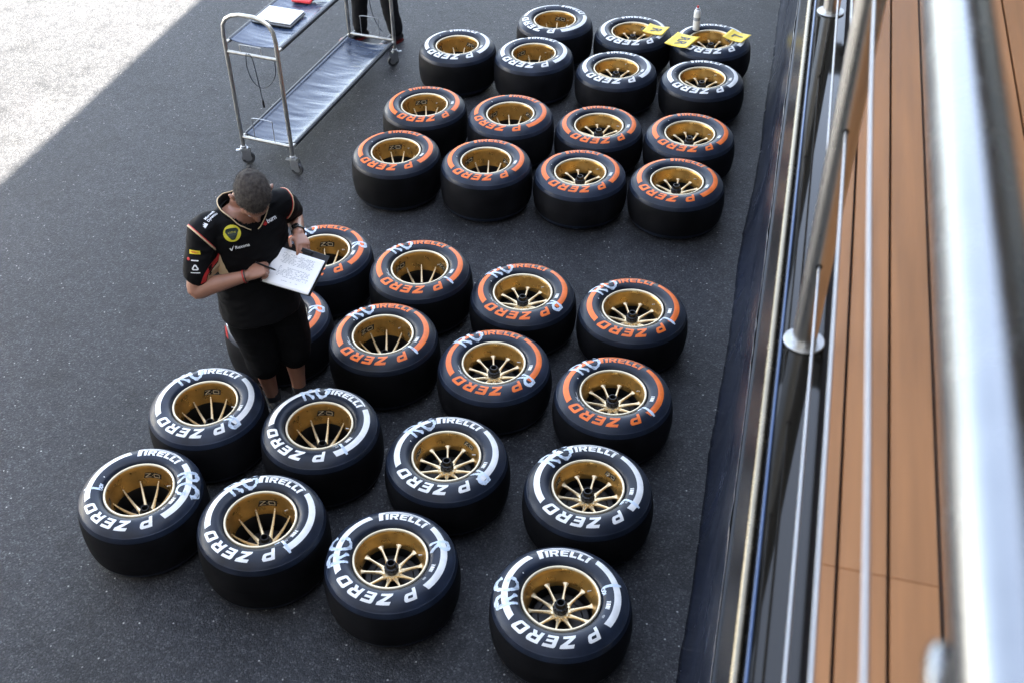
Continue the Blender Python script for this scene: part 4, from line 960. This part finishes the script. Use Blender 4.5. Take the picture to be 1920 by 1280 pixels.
for a_, dd in ((ra, (-0.45, -0.9)), (la, (-0.66, -0.75))):
    a, b = shoe_geo(a_, dd, 0.285); s_ = part('shoe', a, 'shoe', p2); part('sole', b, 'shoe_toe', s_)
    d_ = Vector((dd[0], dd[1], 0)).normalized(); tp = Vector((a_.x, a_.y, 0)) + d_ * 0.175
    part('toe_cap', xf(sphere((0, 0, 0), (0.040, 0.044, 0.030), 18), Matrix.Translation(tp + UPV * 0.022) @ Matrix.Rotation(math.atan2(d_.y, d_.x), 4, 'Z')), 'shoe_toe', s_)
#DECALS
# printed marks on the man's shirt
def circ(r, n=24, sx=1.0): return [(r * sx * math.cos(2 * math.pi * k / n), r * math.sin(2 * math.pi * k / n)) for k in range(n)]
ch_o = f_ * 0.86 - UPV * 0.0 + UPV * 0.35
bd = decal('badge', slice_bm(outline_bm([circ(0.043)]), 0.012), (-2.4728, 4.0675, 1.366), Vector((0.45, -0.75, 0.45)), UPV, BV, 'badge_yellow', sh_o)
tri = [(0.034 * math.cos(a) * (1 if i % 2 == 0 else 0.80), 0.034 * math.sin(a) * (1 if i % 2 == 0 else 0.80) + 0.001) for i, a in enumerate([R_(-90 + 30 + 60 * k - 30) for k in range(6)])]
tri = []
for k in range(3):
    a0 = R_(-90 + 120 * k)
    for da, rr in ((-16, 0.0335), (0, 0.0350), (16, 0.0335), (40, 0.0270), (60, 0.0255), (80, 0.0270)): tri.append((rr * math.cos(a0 + R_(da)), rr * math.sin(a0 + R_(da)) + 0.001))
decal('badge_shield', slice_bm(outline_bm([tri]), 0.010), (-2.4728, 4.0675, 1.366), Vector((0.45, -0.75, 0.45)), UPV, BV, 'badge_green', sh_o, 0.0026)
bm = slice_bm(text_bm('LOTUS', 0.0125), 0.01)
for v in bm.verts: v.co.y += 0.008 - 0.5 * 0.0
decal('badge_lettering', bm, (-2.4728, 4.0675, 1.362), Vector((0.45, -0.75, 0.45)), UPV, BV, 'badge_yellow', sh_o, 0.0036)
def off(bm, dx, dy):
    for v in bm.verts: v.co.x += dx; v.co.y += dy
    return bm
co = Vector((0.60, -0.77, 0.15)); an = (-2.4423, 4.0658, 1.291)
decal('chest_lettering', slice_bm(off(text_bm('Rexona', 0.024, 0.0006), 0.012, 0), 0.01), an, co, UPV, BV, 'white_cloth', sh_o)
decal('chest_tick', slice_bm(off(outline_bm([[(-0.012, 0.002), (-0.007, 0.004), (-0.003, -0.004), (0.012, 0.018), (0.000, -0.012), (-0.005, -0.012)]]), -0.040, -0.002), 0.008), an, co, UPV, BV, 'white_cloth', sh_o)
co = Vector((0.80, -0.42, 0.40)); an = (-2.3292, 4.2117, 1.373)
decal('chest_lettering', slice_bm(off(text_bm('burn', 0.032, 0.0008), 0.006, 0), 0.01), an, co, UPV, BV, 'white_cloth', sh_o)
decal('chest_flame', slice_bm(off(outline_bm([[(0, -0.012), (0.010, -0.010), (0.014, 0.0), (0.006, 0.004), (0.008, 0.012), (-0.004, 0.004), (-0.010, 0.006), (-0.012, -0.004)]]), -0.038, -0.002), 0.008), an, co, UPV, BV, 'red', sh_o)
su = (-l_ * 0.50 - f_ * 0.85); so_ = (UPV * 0.93 + f_ * 0.25); an = (-2.578, 4.062, 1.451)
for t_, dy in (('Microsoft', 0.009), ('Dynamics', -0.009)): decal('shoulder_lettering', slice_bm(off(text_bm(t_, 0.0185, 0.0004), 0.012, dy), 0.01), an, so_, su, BV, 'white_cloth', sh_o)
decal('shoulder_emblem', slice_bm(off(outline_bm([[(-0.012, -0.012), (-0.010, 0.004), (-0.006, -0.002), (-0.003, 0.010), (0.002, 0.0), (0.005, 0.012), (0.012, -0.012)]]), -0.045, -0.006), 0.008), an, so_, su, BV, 'white_cloth', sh_o)
an = (-2.6259, 3.9435, 1.314); co = Vector((0.05, -0.93, 0.35))
decal('sleeve_patch', slice_bm(outline_bm([[(-0.028, -0.010), (0.028, -0.010), (0.028, 0.010), (-0.028, 0.010)]]), 0.010), an, co, UPV, BV, 'yellow', sh_o)
decal('sleeve_lettering', slice_bm(text_bm('PIRELLI', 0.0125, 0.0004), 0.010), an, co, UPV, BV, 'red', sh_o, 0.0026)
an = (-2.6330, 3.9250, 1.280)
decal('sleeve_dot', slice_bm(off(outline_bm([circ(0.008, 14)]), -0.024, 0.002), 0.006), an, co, UPV, BV, 'red', sh_o)
decal('sleeve_bar', slice_bm(off(text_bm('gravity', 0.014, 0.0003), 0.010, -0.002), 0.008), an, co, UPV, BV, 'white_cloth', sh_o) if False else decal('sleeve_bar', slice_bm(off(outline_bm([[(-0.016, -0.003), (0.020, -0.003), (0.020, 0.003), (-0.016, 0.003)]]), 0.008, -0.003), 0.008), an, co, UPV, BV, 'white_cloth', sh_o)
an = (-2.6203, 3.9099, 1.243)
ring3 = [[((0.0145 + 0.0028 * math.cos(3 * (a - R_(90)))) * s * math.cos(a), (0.0145 + 0.0028 * math.cos(3 * (a - R_(90)))) * s * math.sin(a)) for a in np.linspace(0, 2 * math.pi, 24, endpoint=False)] for s in (1.0, 0.5)]
decal('sleeve_emblem', slice_bm(outline_bm(ring3), 0.006), an, co, UPV, BV, 'white_cloth', sh_o)
decal('sleeve_bar', slice_bm(off(outline_bm([[(-0.022, -0.002), (0.022, -0.002), (0.022, 0.002), (-0.022, 0.002)]]), 0, -0.025), 0.008), an, co, UPV, BV, 'white_cloth', sh_o)
an = (-2.548, 4.035, 1.180); co = Vector((-0.05, -1, 0.06))
decal('side_panel', slice_bm(outline_bm([[(0.002, 0.070), (0.012, 0.030), (0.036, -0.050), (-0.022, -0.055), (-0.030, -0.03)]]), 0.010), an, co, UPV, BV, 'piping', sh_o)
decal('side_panel_edge', slice_bm(outline_bm([[(-0.006, 0.075), (0.000, 0.070), (-0.032, -0.03), (-0.050, -0.035)]]), 0.010), an, co, UPV, BV, 'red', sh_o)
